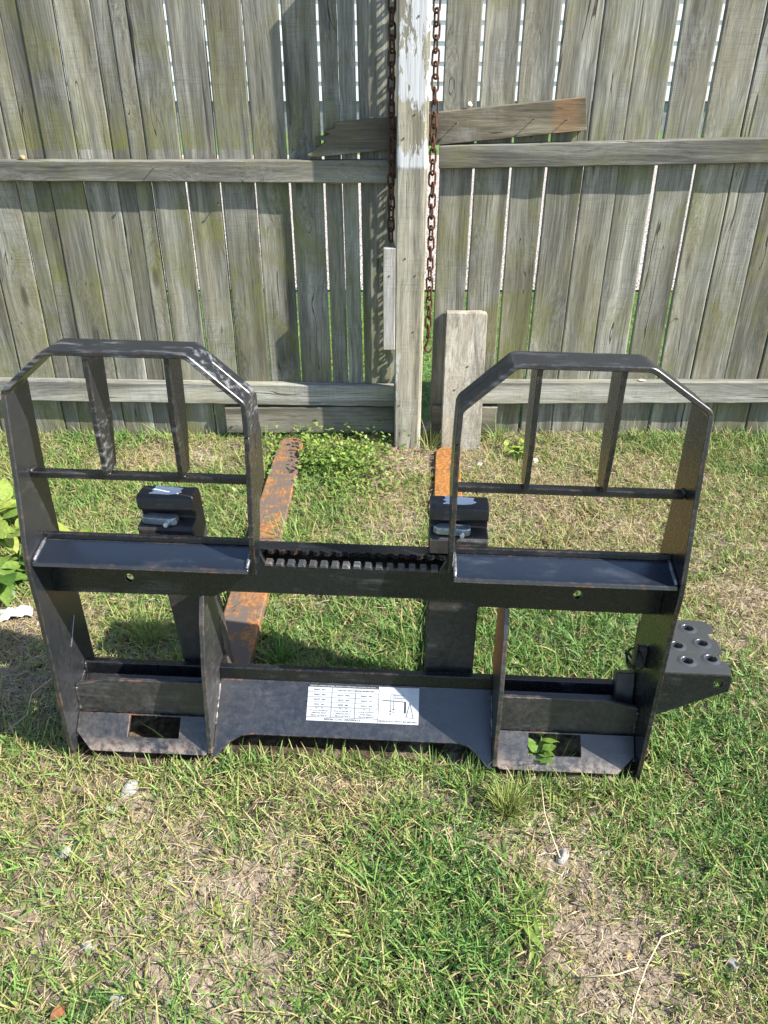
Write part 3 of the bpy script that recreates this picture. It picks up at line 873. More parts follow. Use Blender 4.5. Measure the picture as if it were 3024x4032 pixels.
M_BEAD = steel('painted_weld', base=(0.012, 0.013, 0.015), rough=0.3, dust=0.25, rust=0.4, scuff=0.5)
def weld(a, b, r=0.0035):
    a, b = Vector(a), Vector(b)
    n = max(4, int((b - a).length / 0.0055))
    bm = bmesh.new()
    j = lambda: rnd.uniform(-.0007, .0007)
    tube(bm, [a.lerp(b, k / n) + Vector((j(), j(), j())) for k in range(n + 1)], [r * rnd.uniform(0.7, 1.25) for k in range(n + 1)], 6)
    bm_obj('weld_bead', bm, M_BEAD, frame, smooth=True)
for s in (-1, 1):
    weld((s * 0.3325, 0.029, 0.090), (s * 0.3325, 0.029, 0.176))
    weld((s * 0.6455, 0.029, 0.090), (s * 0.6455, 0.029, 0.155))
    weld((s * 0.6455, 0.024, 0.078), (s * 0.6455, -0.010, 0.040))
    weld((s * 0.3215, 0.084, 0.143), (s * 0.3215, 0.012, 0.073))
    weld((s * 0.6455, 0.091, 0.150), (s * 0.6455, 0.091, 0.178))
    weld((s * 0.2045, -0.012, 0.506), (s * 0.2045, 0.028, 0.500))
    for uu in (0.338, 0.488):
        weld((s * (uu + 0.006), 0.012, 0.9465), (s * (uu + 0.006), 0.072, 0.9465), 0.003)
        weld((s * (uu - 0.006), 0.027, 0.7035), (s * (uu + 0.006), 0.027, 0.7035), 0.003)
    weld((s * 0.6455, 0.028, 0.703), (s * 0.6455, 0.046, 0.703), 0.004)

# latch hardware on the right side plate
M_CABLE = plain('black_cable', (0.012, 0.012, 0.012), 0.5, 0, 0.2)
bm = bmesh.new(); box_bm(bm, 0.622, 0.6465, 0.045, 0.062, 0.262, 0.318); o = bm_obj('latch_pin', bm, M_TOOTH, frame, 0.003)
bm = bmesh.new()
cp = []
for k in range(25):
    a = 4.6 * math.pi * k / 24
    cp.append((0.618 + 0.012 * math.cos(a * 0.7), 0.045 + 0.028 * math.cos(a), 0.302 + 0.020 * math.sin(a) - 0.0009 * k))
tube(bm, cp, 0.0026, 6); bm_obj('cable_loop', bm, M_CABLE, frame, smooth=True)
plate('corner_brace', [(0.055, 0.10), (0.075, 0.10), (0.115, 0.205), (0.09, 0.215)], 0.602, 0.646, WV_U, M_DIRTY, frame, bevel=0.003)

# step on the right side
M_STEP = steel('glossy_step_sky_grey', base=(0.042, 0.047, 0.052), spec=1.0, rough=0.22, dust=0.10, rust=0.15, scuff=0.1)  # base colour lightened to grey as painted sky sheen on the tread
tu0, tu1, tv = 0.658, 0.806, 0.306
tw0, tw1 = -0.022, 0.172
hs = [(0.700, 0.128), (0.760, 0.140), (0.716, 0.072), (0.774, 0.084), (0.722, 0.018), (0.776, 0.028)]
outl = [(tu0, tw0), (tu1 - .008, tw0), (tu1, tw0 + 0.01), (tu1 + .001, 0.020), (tu1 - .012, 0.026), (tu1 - .012, 0.046), (tu1 + .003, 0.052), (tu1 + .006, 0.098), (tu1 - .006, 0.104), (tu1 - .006, 0.124), (tu1 + .010, 0.130), (tu1 + .012, 0.158), (tu1 - .004, tw1), (tu0, tw1)]
rad = 0.0125
ring = lambda u, w, r, n=16: [(u + r * math.cos(2 * math.pi * k / n), w + r * math.sin(2 * math.pi * k / n)) for k in range(n)]
tread = plate('step_tread', outl, tv, tv + 0.004, UW_V, M_STEP, frame, [ring(u, w, rad) for u, w in hs], bevel=0.0)
for u, w in hs:
    bm = bmesh.new()
    prof = [(rad + 0.009, 0.0041), (rad + 0.0055, 0.0052), (rad + 0.0025, 0.0066), (rad + 0.0002, 0.0066), (rad - 0.001, 0.004), (rad - 0.0012, -0.016)]
    rows = [[bm.verts.new((u + r * math.cos(2 * math.pi * k / 20), w + r * math.sin(2 * math.pi * k / 20), tv + h)) for k in range(20)] for r, h in prof]
    for a, b in zip(rows, rows[1:]):
        for k in range(20):
            bm.faces.new([a[k], a[(k + 1) % 20], b[(k + 1) % 20], b[k]])
    bm_obj('grip_ring', bm, M_STEP, tread, smooth=True)
plate('step_front', [(tu0, 0.188), (0.780, 0.252), (0.806, 0.264), (0.807, 0.300), (0.800, tv - .0005), (tu0, tv - .0005)], tw0, tw0 + 0.004, UV_W, M_BLK, tread, [ring(0.781, 0.284, 0.0105)], bevel=0.0)
plate('step_back', [(tu0, 0.188), (0.780, 0.252), (0.806, 0.264), (0.807, 0.300), (0.800, tv - .0005), (tu0, tv - .0005)], tw1 - 0.004, tw1, UV_W, M_BLK, tread, bevel=0.0)
plate('step_edge', rect(tw0 + .005, 0.27, tw1 - .005, tv - .0005), 0.790, 0.794, WV_U, M_BLK, tread, bevel=0.0)

# ---------------------------------------------------------------- rating label
M_WHITE = plain('label_white', (0.39, 0.41, 0.43), 0.35, 0, 0.12, 30.0, 0.02)
M_INK = plain('label_ink', (0.025, 0.025, 0.03), 0.4, 0, 0.1, 30.0, 0.0)
LW, LH = 0.262, 0.112
LS = 0.745                      # the label is squatter than it was laid out
lab = plate('rating_label', rect(-LW / 2, -LH / 2 * LS, LW / 2, LH / 2 * LS), 0.0, 0.0006, UW_V, M_WHITE, frame, bevel=0.0)
lab['label'] = 'white load rating label with table and diagram'
# label frame: local x = -u, local y = up the slope reversed, so that it reads upside down from the camera
cu, cq = 0.020, 0.0465
P = Vector(SLOPE(cu, cq, 0.0009)); ex = Vector((-1, 0.0, 0.0)); ey = Vector(SLOPE(0, 1, 0)) - Vector(SLOPE(0, 0, 0)); ez = ex.cross(ey)
ML = Matrix((ex, ey.normalized(), ez.normalized())).transposed().to_4x4(); ML.translation = P
lab.matrix_local = ML
ink_v, ink_f = [], []
wht_v, wht_f = [], []
def quad(x0, y0, x1, y1, z=0.0009, V=None, F=None):
    V = ink_v if V is None else V; F = ink_f if F is None else F
    k = len(V); V += [(x0, y0, z), (x1, y0, z), (x1, y1, z), (x0, y1, z)]; F.append((k, k + 1, k + 2, k + 3))
def line(x0, y0, x1, y1, w=0.0006):
    w *= 1.6
    d = Vector((x1 - x0, y1 - y0)); n = Vector((-d.y, d.x)).normalized() * w / 2
    k = len(ink_v)
    for p in ((x0 - n.x, y0 - n.y), (x1 - n.x, y1 - n.y), (x1 + n.x, y1 + n.y), (x0 + n.x, y0 + n.y)):
        ink_v.append((p[0], p[1], 0.00095))
    ink_f.append((k, k + 1, k + 2, k + 3))
def text(s, x, y, size, V=None, F=None, z=0.001, align='CENTER'):
    V = ink_v if V is None else V; F = ink_f if F is None else F
    cd = bpy.data.curves.new('lettering', 'FONT'); cd.body = s; cd.size = size; cd.align_x = align; cd.align_y = 'CENTER'; cd.offset = size * 0.02; cd.resolution_u = 2
    to = bpy.data.objects.new('lettering', cd); COL.objects.link(to)
    bpy.context.view_layer.update()
    me = bpy.data.meshes.new_from_object(to.evaluated_get(bpy.context.evaluated_depsgraph_get()))
    k = len(V)
    V += [(v.co.x + x, v.co.y + y, z) for v in me.vertices]
    F += [tuple(i + k for i in p.vertices) for p in me.polygons]
    bpy.data.objects.remove(to); bpy.data.meshes.remove(me); bpy.data.curves.remove(cd)
xL, xR, yB, yT = -LW / 2, LW / 2, -LH / 2, LH / 2
xm = xL + 0.36 * LW                                   # divider between the diagram and the table
line(xm, yB + .008, xm, yT - .002)
quad(xm + .0006, yB, xR, yB + 0.0085)
text('* LOAD RATINGS NOT APPLICABLE TO ROUGH TERRAIN FORKLIFT TRUCKS', (xm + xR) / 2, yB + 0.0042, 0.0046, wht_v, wht_f, 0.0016)
text('CENTER OF LOAD LOCATION', (xL + xm) / 2, yT - 0.0075, 0.0066)
text('STANDARD DUTY FRAME', (xm + xR) / 2, yT - 0.0062, 0.0074)
ys_ = [yT - 0.012, yT - 0.043, yT - 0.058, yT - 0.073, yT - 0.088, yB + 0.0085]
xs_ = [xm, xm + 0.33 * (xR - xm), xm + 0.66 * (xR - xm), xR]
for yy in ys_[:2]: line(xm, yy, xR, yy, 0.0009)
for yy in ys_[2:5]: line(xm, yy, xR, yy, 0.0005)
for xx in xs_[1:3]: line(xx, ys_[0], xx, ys_[4] if xx == xs_[1] else ys_[5], 0.0007)
cols = [('LOADER RATED', 'OPERATING', 'CAPACITY (ROC)*'), ('A  PALLET FORK', 'LOAD RATING*', 'AT 400 mm (15.75 in)'), ('B  PALLET FORK', 'LOAD RATING*', 'AT 600 mm (23.62 in)')]
rows_ = [('450   (1000)', '380   (830)', '240   (540)'), ('910   (2000)', '690   (1520)', '600   (1330)'), ('1360   (3000)', '1040   (2290)', '900   (1990)')]
for i in range(3):
    xc = (xs_[i] + xs_[i + 1]) / 2
    for j, tx in enumerate(cols[i]): text(tx, xc, ys_[0] - 0.005 - 0.0072 * j, 0.0052 if j < 2 else 0.0046)
    text('kg        (lb)', xc, ys_[1] + 0.004, 0.004)
    for j in range(3): text(rows_[j][i], xc, (ys_[j + 1] + ys_[j + 2]) / 2, 0.0054)
text('MAXIMUM FRAME LOAD RATING', (xs_[0] + xs_[2]) / 2, (ys_[4] + ys_[5]) / 2, 0.0058)
text('1130   (2500)', (xs_[2] + xs_[3]) / 2, (ys_[4] + ys_[5]) / 2, 0.0054)
# diagram: fork, upright, brace and the two load marks
x0 = xL + 0.012
line(x0, yT - 0.018, x0 + 0.009, yT - 0.066, 0.0008); line(x0 + .017, yT - .022, x0 + 0.009, yT - 0.066, .0008); line(x0, yT - .018, x0 + .017, yT - .022, .0006)
line(x0 + 0.020, yT - 0.034, x0 + 0.020, yT - 0.068, 0.0028)
line(x0 + 0.019, yT - 0.068, x0 + 0.074, yT - 0.071, 0.0014)
for xx, ch, top in ((0.047, 'A', 0.036), (0.054, 'B', 0.030)):
    line(x0 + xx, yT - 0.069, x0 + xx, yT - top - 0.008, 0.0005); text(ch, x0 + xx, yT - top, 0.0062)
    quad(x0 + xx - .0022, yT - top - .0095, x0 + xx + .0022, yT - top - .0065)
    line(x0 + xx, yT - 0.072, x0 + xx, yT - 0.092, 0.0004)
line(x0 + .020, yT - .080, x0 + .047, yT - .080, .0005); line(x0 + .020, yT - .089, x0 + .054, yT - .089, .0005)
text('400 mm (15.75 in)', x0 + .034, yT - .0775, .0028); text('600 mm (23.62 in)', x0 + .037, yT - .0865, .0028)
for nm, V, F, mt in (('lettering', ink_v, ink_f, M_INK), ('footnote_lettering', wht_v, wht_f, M_WHITE)):
    me = bpy.data.meshes.new(nm); me.from_pydata([(a, b * LS, c_) for a, b, c_ in V], [], F); link(nm, me, mt, lab)

# ---------------------------------------------------------------- the two forks hooked on the carriage
M_TINE = rusty('rusted_tine', (0.17, 0.080, 0.034), (0.36, 0.165, 0.060), (0.115, 0.090, 0.074), 0.52, 0.75, 9.0)
M_TINE2 = rusty('orange_tine', (0.19, 0.080, 0.022), (0.37, 0.165, 0.045), (0.11, 0.075, 0.05), 0.75, 0.75, 9.0)
M_SHANK = steel('weathered_shank_steel', base=(0.012, 0.011, 0.010), rough=0.55, dust=0.6, rust=0.5, dustcol=(0.14, 0.115, 0.09))
M_ZINC = plain('zinc_latch', (0.42, 0.48, 0.50), 0.38, 0.8, 0.25, 70.0, 0.2)
M_STICK = plain('worn_white_sticker', (0.66, 0.69, 0.73), 0.5, 0, 0.08, 25.0, 0.1)
FMR = FM.to_3x3()
def fork(label, u0, width, lean, skew, tine_mat, tip_y, hook_mat, xoff=0.0, tw=1.0):
    """u0: left edge at the heel; lean: u shift per unit of height; skew: world x shift per metre of tine"""
    base = FM @ Vector((u0 + width / 2, 0.145, 0))
    t = thing('pallet_fork', label, 'fork', (base.x, base.y, 0), 'pallet forks lying on the grass')
    cu0, cw0 = u0 + width / 2, 0.145
    inv = Matrix.Translation(-Vector((base.x, base.y, 0)))
    def put(p):                                     # frame (u, w, v) -> thing-local
        return inv @ (FM @ Vector(p))
    hw = width / 2
    bm = bmesh.new()
    def FK(q, r, tt):                               # q = w, r = v, tt = across
        return put((cu0 + tt * hw + lean * r, q, r))
    prism(bm, [(0.128, 0.012), (0.164, 0.004), (0.166, 0.58), (0.130, 0.58)], -1, 1, FK)
    bm_obj('shank', bm, M_SHANK, t, 0.004)
    # tine on the ground
    bm = bmesh.new()
    L = tip_y - base.y
    secs = []
    for f in [0, .1, .2, .3, .4, .5, .6, .7, .8, .88, .93, .955, .97, .98, .988, .994, .998, 1.0]:
        y = -0.018 + L * f
        w = hw * (1.0 - 0.10 * max(0, (f - 0.6) / 0.4)) * (1.0 if f < 0.955 else 0.35 + 0.65 * math.sqrt(max(0, 1 - ((f - 0.955) / 0.045) ** 2)))
        th = 0.040 * (1 - f) + 0.014 * f
        zb = 0.004 + 0.004 * f
        xo = skew * y + xoff
        w *= tw
        e = min(0.004, th * 0.3)
        secs.append([bm.verts.new((xo + a, y, z)) for a, z in ((-w, zb), (w, zb), (w, zb + th - e), (w - e, zb + th), (-w + e, zb + th), (-w, zb + th - e))])
    for a, b in zip(secs, secs[1:]):
        for k in range(6):
            bm.faces.new([a[k], a[(k + 1) % 6], b[(k + 1) % 6], b[k]])
    bm.faces.new(secs[0][::-1]); bm.faces.new(secs[-1])
    bm_obj('tine', bm, tine_mat, t)
    # hook block on top
    hk = [(0.164, 0.50), (0.166, 0.612), (0.158, 0.618), (0.112, 0.618), (0.104, 0.612), (0.102, 0.588), (0.118, 0.578), (0.120, 0.564), (0.082, 0.560), (0.076, 0.554), (0.074, 0.520), (0.118, 0.518), (0.118, 0.50)]
    bm = bmesh.new(); prism(bm, hk, -1.08, 1.08, FK); hook = bm_obj('hook_block', bm, hook_mat, t, 0.0025)
    # sticker on top, ragged outline
    bm = bmesh.new()
    st = [(-0.62, 0.118), (0.10, 0.116), (0.45, 0.120), (0.62, 0.128), (0.50, 0.137), (0.56, 0.148), (0.1, 0.152), (-0.55, 0.154), (-0.50, 0.142), (-0.60, 0.136), (-0.46, 0.129)]
    prism(bm, st, 0.6183, 0.6195, lambda p, q, tt: put((cu0 + p * hw + lean * tt, q, tt)))
    bm_obj('sticker', bm, M_STICK, hook)
    # silver latch lever lying on the step of the block
    lt = [(-0.95, 0.092), (-0.80, 0.083), (-0.1, 0.079), (0.32, 0.079), (0.42, 0.086), (0.42, 0.106), (-0.72, 0.108)]
    bm = bmesh.new(); prism(bm, lt, 0.5625, 0.578, lambda p, q, tt: put((cu0 + p * hw + lean * tt, q, tt)))
    la = bm_obj('latch', bm, M_ZINC, t, 0.003)
    bm = bmesh.new(); tube(bm, [put((cu0 + 0.1 * hw + lean * .57, 0.080, 0.568)), put((cu0 + 0.1 * hw + lean * .57, 0.068, 0.569))], 0.005, 10)
    bm_obj('latch_pin', bm, M_ZINC, la)
    return t
fork('rust streaked pallet fork at the left with its black shank leaning', -0.402, 0.112, -0.105, 0.022, M_TINE, 2.885, M_SHANK)
fork('orange rusted pallet fork at the right, pointing at the standing board beside the post', 0.163, 0.115, -0.003, 0.066, M_TINE2, 2.80, M_SHANK, 0.010, 0.93)

# ---------------------------------------------------------------- grass, straw, weeds
def blocked(x, y, margin=0.0):
    """spots that metal or timber covers"""
    inv = FM.inverted()
    u = inv[0][0] * x + inv[0][1] * y + inv[0][3]
    w = inv[1][0] * x + inv[1][1] * y + inv[1][3]
    b = (np.abs(u) < 0.66 - margin) & (w > -0.045) & (w < 0.115)
    b &= ~((np.abs(u) < 0.31) & (w < -0.012))
    tl = (np.abs(x + 0.405 - 0.022 * (y - 1.37)) < 0.046 - margin) & (y > 1.33) & (y < 2.87)
    tr = (np.abs(x - 0.155 - 0.066 * (y - 1.37)) < 0.048 - margin) & (y > 1.33) & (y < 2.80)
    ps = (x > 0.035) & (x < 0.155) & (y > 2.80)
    bd = (x > 0.22) & (x < 0.40) & (y > 2.775)
    return b | tl | tr | ps | bd | (y > 2.945)

def blades_mesh(name, base, az, lean, length, width, curl, tint, mat, segs=3, droop=None):
    """strips bent in their own vertical plane"""
    n = len(az)
    k = segs + 1
    t = np.linspace(0, 1, k)
    pos = np.zeros((n, k, 3))
    ang = lean
    cur = base.copy()
    pos[:, 0] = cur
    dirs = np.stack([np.cos(az), np.sin(az)], -1)
    for i in range(1, k):
        a = ang + curl * (i - 0.5) / segs
        step = (length / segs)[:, None]
        cur = cur + step * np.concatenate([dirs * np.sin(a)[:, None], np.cos(a)[:, None]], 1)
        pos[:, i] = cur
    floor = base[:, 2:3] + 0.001
    pos[:, :, 2] = np.maximum(pos[:, :, 2], floor - 0.002 + 0.0015 * t[None, :])
    side = np.stack([-np.sin(az), np.cos(az), np.zeros(n)], -1)
    tw = rng.uniform(-0.9, 0.9, n)
    side = side * np.cos(tw)[:, None]; side[:, 2] = np.sin(tw)
    prof = np.array([0.75, 1.0, 0.75, 0.0]) if segs == 3 else np.interp(t, [0, .25, .7, 1], [0.7, 1, 0.8, 0.0])
    hw = width[:, None] * prof[None, :] * 0.5
    Lp = pos - side[:, None, :] * hw[:, :, None]
    Rp = pos + side[:, None, :] * hw[:, :, None]
    nv = 2 * segs + 1
    co = np.zeros((n, nv, 3))
    for i in range(segs):
        co[:, 2 * i] = Lp[:, i]; co[:, 2 * i + 1] = Rp[:, i]
    co[:, -1] = pos[:, -1]
    off = np.arange(n)[:, None] * nv
    quads = []
    for i in range(segs - 1):
        quads.append(off + np.array([2 * i, 2 * i + 1, 2 * i + 3, 2 * i + 2])[None, :])
    tri = off + np.array([2 * segs - 2, 2 * segs - 1, 2 * segs])[None, :]
    loops = np.concatenate([q for q in quads] + [tri], 1).reshape(-1)
    counts = np.tile(np.array([4] * (segs - 1) + [3]), n)
    me = bpy.data.meshes.new(name)
    me.vertices.add(n * nv); me.vertices.foreach_set('co', co.reshape(-1))
    me.loops.add(len(loops)); me.loops.foreach_set('vertex_index', loops.astype(np.int32))
    me.polygons.add(len(counts))
    starts = np.concatenate([[0], np.cumsum(counts)[:-1]])
    me.polygons.foreach_set('loop_start', starts.astype(np.int32))
    me.polygons.foreach_set('loop_total', counts.astype(np.int32))
    at = me.attributes.new('tint', 'FLOAT', 'POINT')
    at.data.foreach_set('value', np.repeat(tint, nv).astype(np.float32))
    me.polygons.foreach_set('use_smooth', np.ones(len(counts), bool))
    me.update(calc_edges=True)
    me.materials.append(mat)
    return me

M_GRASS = blade_mat('grass_blade', [(0.0, (0.40, 0.31, 0.17)), (0.14, (0.33, 0.29, 0.12)), (0.26, (0.29, 0.32, 0.09)), (0.55, (0.175, 0.295, 0.066)), (0.85, (0.105, 0.225, 0.050)), (1.0, (0.060, 0.145, 0.038))], 0.30)
M_STRAW = blade_mat('dry_straw', [(0.0, (0.16, 0.115, 0.075)), (0.35, (0.34, 0.26, 0.16)), (0.7, (0.48, 0.39, 0.25)), (1.0, (0.60, 0.53, 0.40))], 0.12, 0.7)

def grass(name, x0, x1, y0, y1, sprigs, label, far=False):
    x = rng.uniform(x0, x1, sprigs); y = rng.uniform(y0, y1, sprigs)
    if far:
        k = (rng.random(sprigs) < np.clip((5.6 - y) / 0.9, 0.05, 1)); x, y = x[k], y[k]; sprigs = len(x)
        g = np.full(sprigs, 0.75); d = np.ones(sprigs)
    else:
        g, d = cover(x, y)
        keep = (rng.random(sprigs) < d) & ~blocked(x, y)
        x, y, g, d = x[keep], y[keep], g[keep], d[keep]
    m = 5
    n = len(x) * m
    X = np.repeat(x, m) + rng.normal(0, 0.008, n); Y = np.repeat(y, m) + rng.normal(0, 0.008, n)
    G = np.repeat(g, m)
    if not far:
        ok = ~blocked(X, Y, 0.004)
        X, Y, G = X[ok], Y[ok], G[ok]; n = len(X)
        Z = relief(X, Y) - 0.001
    else:
        Z = np.full(n, -0.045)
    az = rng.uniform(0, 2 * np.pi, n)
    up = rng.random(n)
    lean = np.radians(18 + 62 * rng.random(n) ** 0.8)
    length = (0.016 + 0.040 * rng.random(n) ** 1.4) * (0.72 + 0.55 * G)
    longer = rng.random(n) < 0.05
    length = np.where(longer, length * 1.7, length)
    width = (0.0014 + 0.0020 * rng.random(n)) * (0.8 + 0.4 * G)
    curl = rng.normal(0.35, 0.45, n)
    tint = np.clip(G * 0.70 + rng.normal(0.06, 0.20, n), 0.0, 1.0)
    dead = rng.random(n) < (0.46 - 0.36 * G)
    tint = np.where(dead, rng.uniform(0, 0.16, n), tint)
    if far:
        length *= 1.3; tint = np.clip(tint, 0.3, 0.9)
    me = blades_mesh(name, np.stack([X, Y, Z], -1), az, lean, length, width, curl, tint, M_GRASS)
    return kind(link(name, me), 'stuff', label)
grass('grass', -2.1, 2.1, 0.25, 2.95, 76000, 'short patchy green lawn grass with yellowed blades')
def edge_grass():
    n = 1500
    u = rng.uniform(-0.68, 0.70, n); w = rng.uniform(-0.085, -0.040, n)
    mid = np.abs(u) < 0.31
    w = np.where(mid, rng.uniform(-0.06, 0.0, n), w)
    keep = rng.random(n) < np.where(u > -0.05, 0.9, 0.35)
    u, w = u[keep], w[keep]; n = len(u)
    x = FM[0][0] * u + FM[0][1] * w + FM[0][3]; y = FM[1][0] * u + FM[1][1] * w + FM[1][3]
    me = blades_mesh('edge_grass', np.stack([x, y, relief(x, y) - 0.001], -1), rng.uniform(0, 6.28, n), np.radians(rng.uniform(5, 65, n)), 0.025 + 0.045 * rng.random(n) ** 1.6, 0.0016 + 0.0018 * rng.random(n), rng.normal(0.4, 0.4, n), np.clip(rng.normal(0.5, 0.2, n), 0, 1), M_GRASS)
    kind(link('edge_grass', me), 'stuff', 'longer grass growing against the front edge of the steel frame')
edge_grass()
grass('far_grass', -3.2, 3.2, 3.02, 5.6, 16000, 'bright green grass beyond the fence', True)

def crumbs(n):
    x = rng.uniform(-2.1, 2.1, n); y = rng.uniform(0.25, 2.9, n)
    g, d = cover(x, y)
    k = (rng.random(n) < np.clip(1.1 - d, 0.1, 1)) & ~blocked(x, y)
    x, y = x[k], y[k]; n = len(x)
    r = 0.0010 + 0.0052 * rng.random(n) ** 4
    octa = np.array([(1, 0, 0), (0, 1, 0), (-1, 0, 0), (0, -1, 0), (0, 0, .8), (0, 0, -.6)], float)
    co = octa[None] * (0.6 + 0.8 * rng.random((n, 6, 1))) * r[:, None, None]
    a = rng.uniform(0, 6.28, n); c, s_ = np.cos(a)[:, None], np.sin(a)[:, None]
    co = np.stack([co[..., 0] * c - co[..., 1] * s_, co[..., 0] * s_ + co[..., 1] * c, co[..., 2]], -1)
    co += np.stack([x, y, relief(x, y) + r * 0.2], -1)[:, None, :]
    f = np.array([(0, 1, 4), (1, 2, 4), (2, 3, 4), (3, 0, 4), (1, 0, 5), (2, 1, 5), (3, 2, 5), (0, 3, 5)])
    F = (f[None] + 6 * np.arange(n)[:, None, None]).reshape(-1, 3)
    me = bpy.data.meshes.new('soil_crumbs')
    me.from_pydata(co.reshape(-1, 3).tolist(), [], F.tolist())
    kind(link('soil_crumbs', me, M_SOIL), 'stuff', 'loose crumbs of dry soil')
crumbs(60000)

def straw(name, n, label):
    x = rng.uniform(-2.1, 2.1, n); y = rng.uniform(0.25, 2.94, n)
    g, d = cover(x, y)
    keep = (rng.random(n) < np.clip(1.10 - 0.88 * g + 0.10 * (1 - d), 0.14, 1.0)) & ~blocked(x, y, 0.004)
    x, y, g = x[keep], y[keep], g[keep]; n = len(x)
    z = relief(x, y) + rng.uniform(0.0005, 0.014, n) * (0.4 + rng.random(n))
    az = rng.uniform(0, 2 * np.pi, n)
    lean = np.radians(rng.uniform(72, 97, n))
    length = 0.008 + 0.030 * rng.random(n) ** 2.0
    width = 0.0009 + 0.0011 * rng.random(n)
    curl = rng.normal(0.1, 0.35, n)
    tint = np.clip(rng.normal(0.50, 0.25, n), 0, 1)
    me = blades_mesh(name, np.stack([x, y, z], -1), az, lean, length, width, curl, tint, M_STRAW, 2)
    return kind(link(name, me), 'stuff', label)
straw('dry_straw', 210000, 'pale dead grass clippings lying over the soil')

# yellow-green tuft in front of the frame, and tufts along the metal
def tuft(name, label, cat, x, y, n, ln, spread, tint, w=0.0022, lean=(2, 38), group=None, zoff=0.0):
    az = rng.uniform(0, 2 * np.pi, n)
    rr_ = spread * np.sqrt(rng.random(n))
    bx = rr_ * np.cos(az); by = rr_ * np.sin(az)
    z = np.full(n, float(relief(x, y))) * 0
    me = blades_mesh(name, np.stack([bx, by, z - 0.003], -1), az + rng.normal(0, .6, n), np.radians(rng.uniform(*lean, n)), ln * (0.5 + 0.6 * rng.random(n)), w * (0.7 + 0.6 * rng.random(n)), rng.normal(0.4, 0.3, n), np.clip(rng.normal(tint, 0.10, n), 0, 1), M_GRASS, 4)
    o = link(name, me)
    o.location = (x, y, float(relief(x, y)) + zoff)
    return tag(o, label, cat, group)
tuft('grass_tuft', 'yellow green upright grass tuft on the bare patch in front of the frame', 'grass tuft', 0.270, 1.085, 240, 0.078, 0.020, 0.33, 0.0022, (0, 42))
tuft('grass_tuft', 'long dark green grass clump beside the leaning rusty fork tine', 'grass tuft', -0.285, 1.56, 60, 0.115, 0.02, 0.78, 0.0034, (4, 50))
tuft('grass_tuft', 'grass clump leaning over the left edge of the streaked fork tine', 'grass tuft', -0.462, 1.80, 44, 0.105, 0.03, 0.55, 0.0030, (8, 55))
tuft('grass_tuft', 'grass clump beside the middle of the streaked fork tine', 'grass tuft', -0.318, 2.12, 40, 0.11, 0.035, 0.62, 0.0030, (6, 55))
tuft('grass_tuft', 'pale tall grass clump inside the left opening of the frame', 'grass tuft', -0.66, 1.66, 110, 0.10, 0.035, 0.36, 0.0022, (4, 45))
tuft('grass_tuft', 'thin grass sprouting in front of the short kickboard piece', 'grass tuft', 0.47, 2.84, 16, 0.14, 0.02, 0.55, 0.0032, (3, 35))
tuft('grass_tuft', 'grass sprouting in front of the long left kickboard', 'grass tuft', -0.50, 2.84, 26, 0.12, 0.03, 0.55, 0.003, (3, 40))
tuft('grass_tuft', 'grass sprouting against the bottom rail behind the left hoop', 'grass tuft', -0.87, 2.86, 22, 0.15, 0.03, 0.5, 0.0032, (3, 40))
tuft('grass_tuft', 'straggly grass growing in the gap between post and standing board', 'grass tuft', 0.19, 2.79, 34, 0.16, 0.025, 0.30, 0.0026, (3, 45))
foot_l = FM @ Vector((-0.435, 0.005, 0.0))
tuft('grass_tuft', 'two grass blades poking through the slot of the left coupler foot', 'grass tuft', foot_l.x, foot_l.y + 0.02, 5, 0.105, 0.006, 0.36, 0.004, (20, 70))

M_LEAF = blade_mat('broad_leaf', [(0.0, (0.05, 0.13, 0.02)), (0.5, (0.155, 0.265, 0.055)), (1.0, (0.29, 0.35, 0.075))], 0.35, 0.45)
M_STEM = plain('green_stem', (0.12, 0.19, 0.05), 0.6, 0, 0.2)
def leaf_mesh(name, ln, wd, droop, tint, cup=0.25, n=7):
    vs, fs = [], []
    for i in range(n + 1):
        t = i / n
        w = wd * 0.5 * (math.sin(math.pi * min(1, t ** 0.8)) ** 0.8 if 0 < t < 1 else 0.03)
        z = -droop * ln * t * t
        xx = ln * t
        e = 0.06 * wd * math.sin(9 * t)
        vs += [(xx, -w, z + cup * w + e), (xx, 0, z), (xx, w, z + cup * w - e)]
    for i in range(n):
        k = 3 * i
        fs += [(k, k + 1, k + 4, k + 3), (k + 1, k + 2, k + 5, k + 4)]
    me = bpy.data.meshes.new(name); me.from_pydata(vs, [], fs)
    at = me.attributes.new('tint', 'FLOAT', 'POINT'); at.data.foreach_set('value', np.full(len(vs), tint, np.float32))
    for p in me.polygons: p.use_smooth = True
    me.materials.append(M_LEAF)
    return me
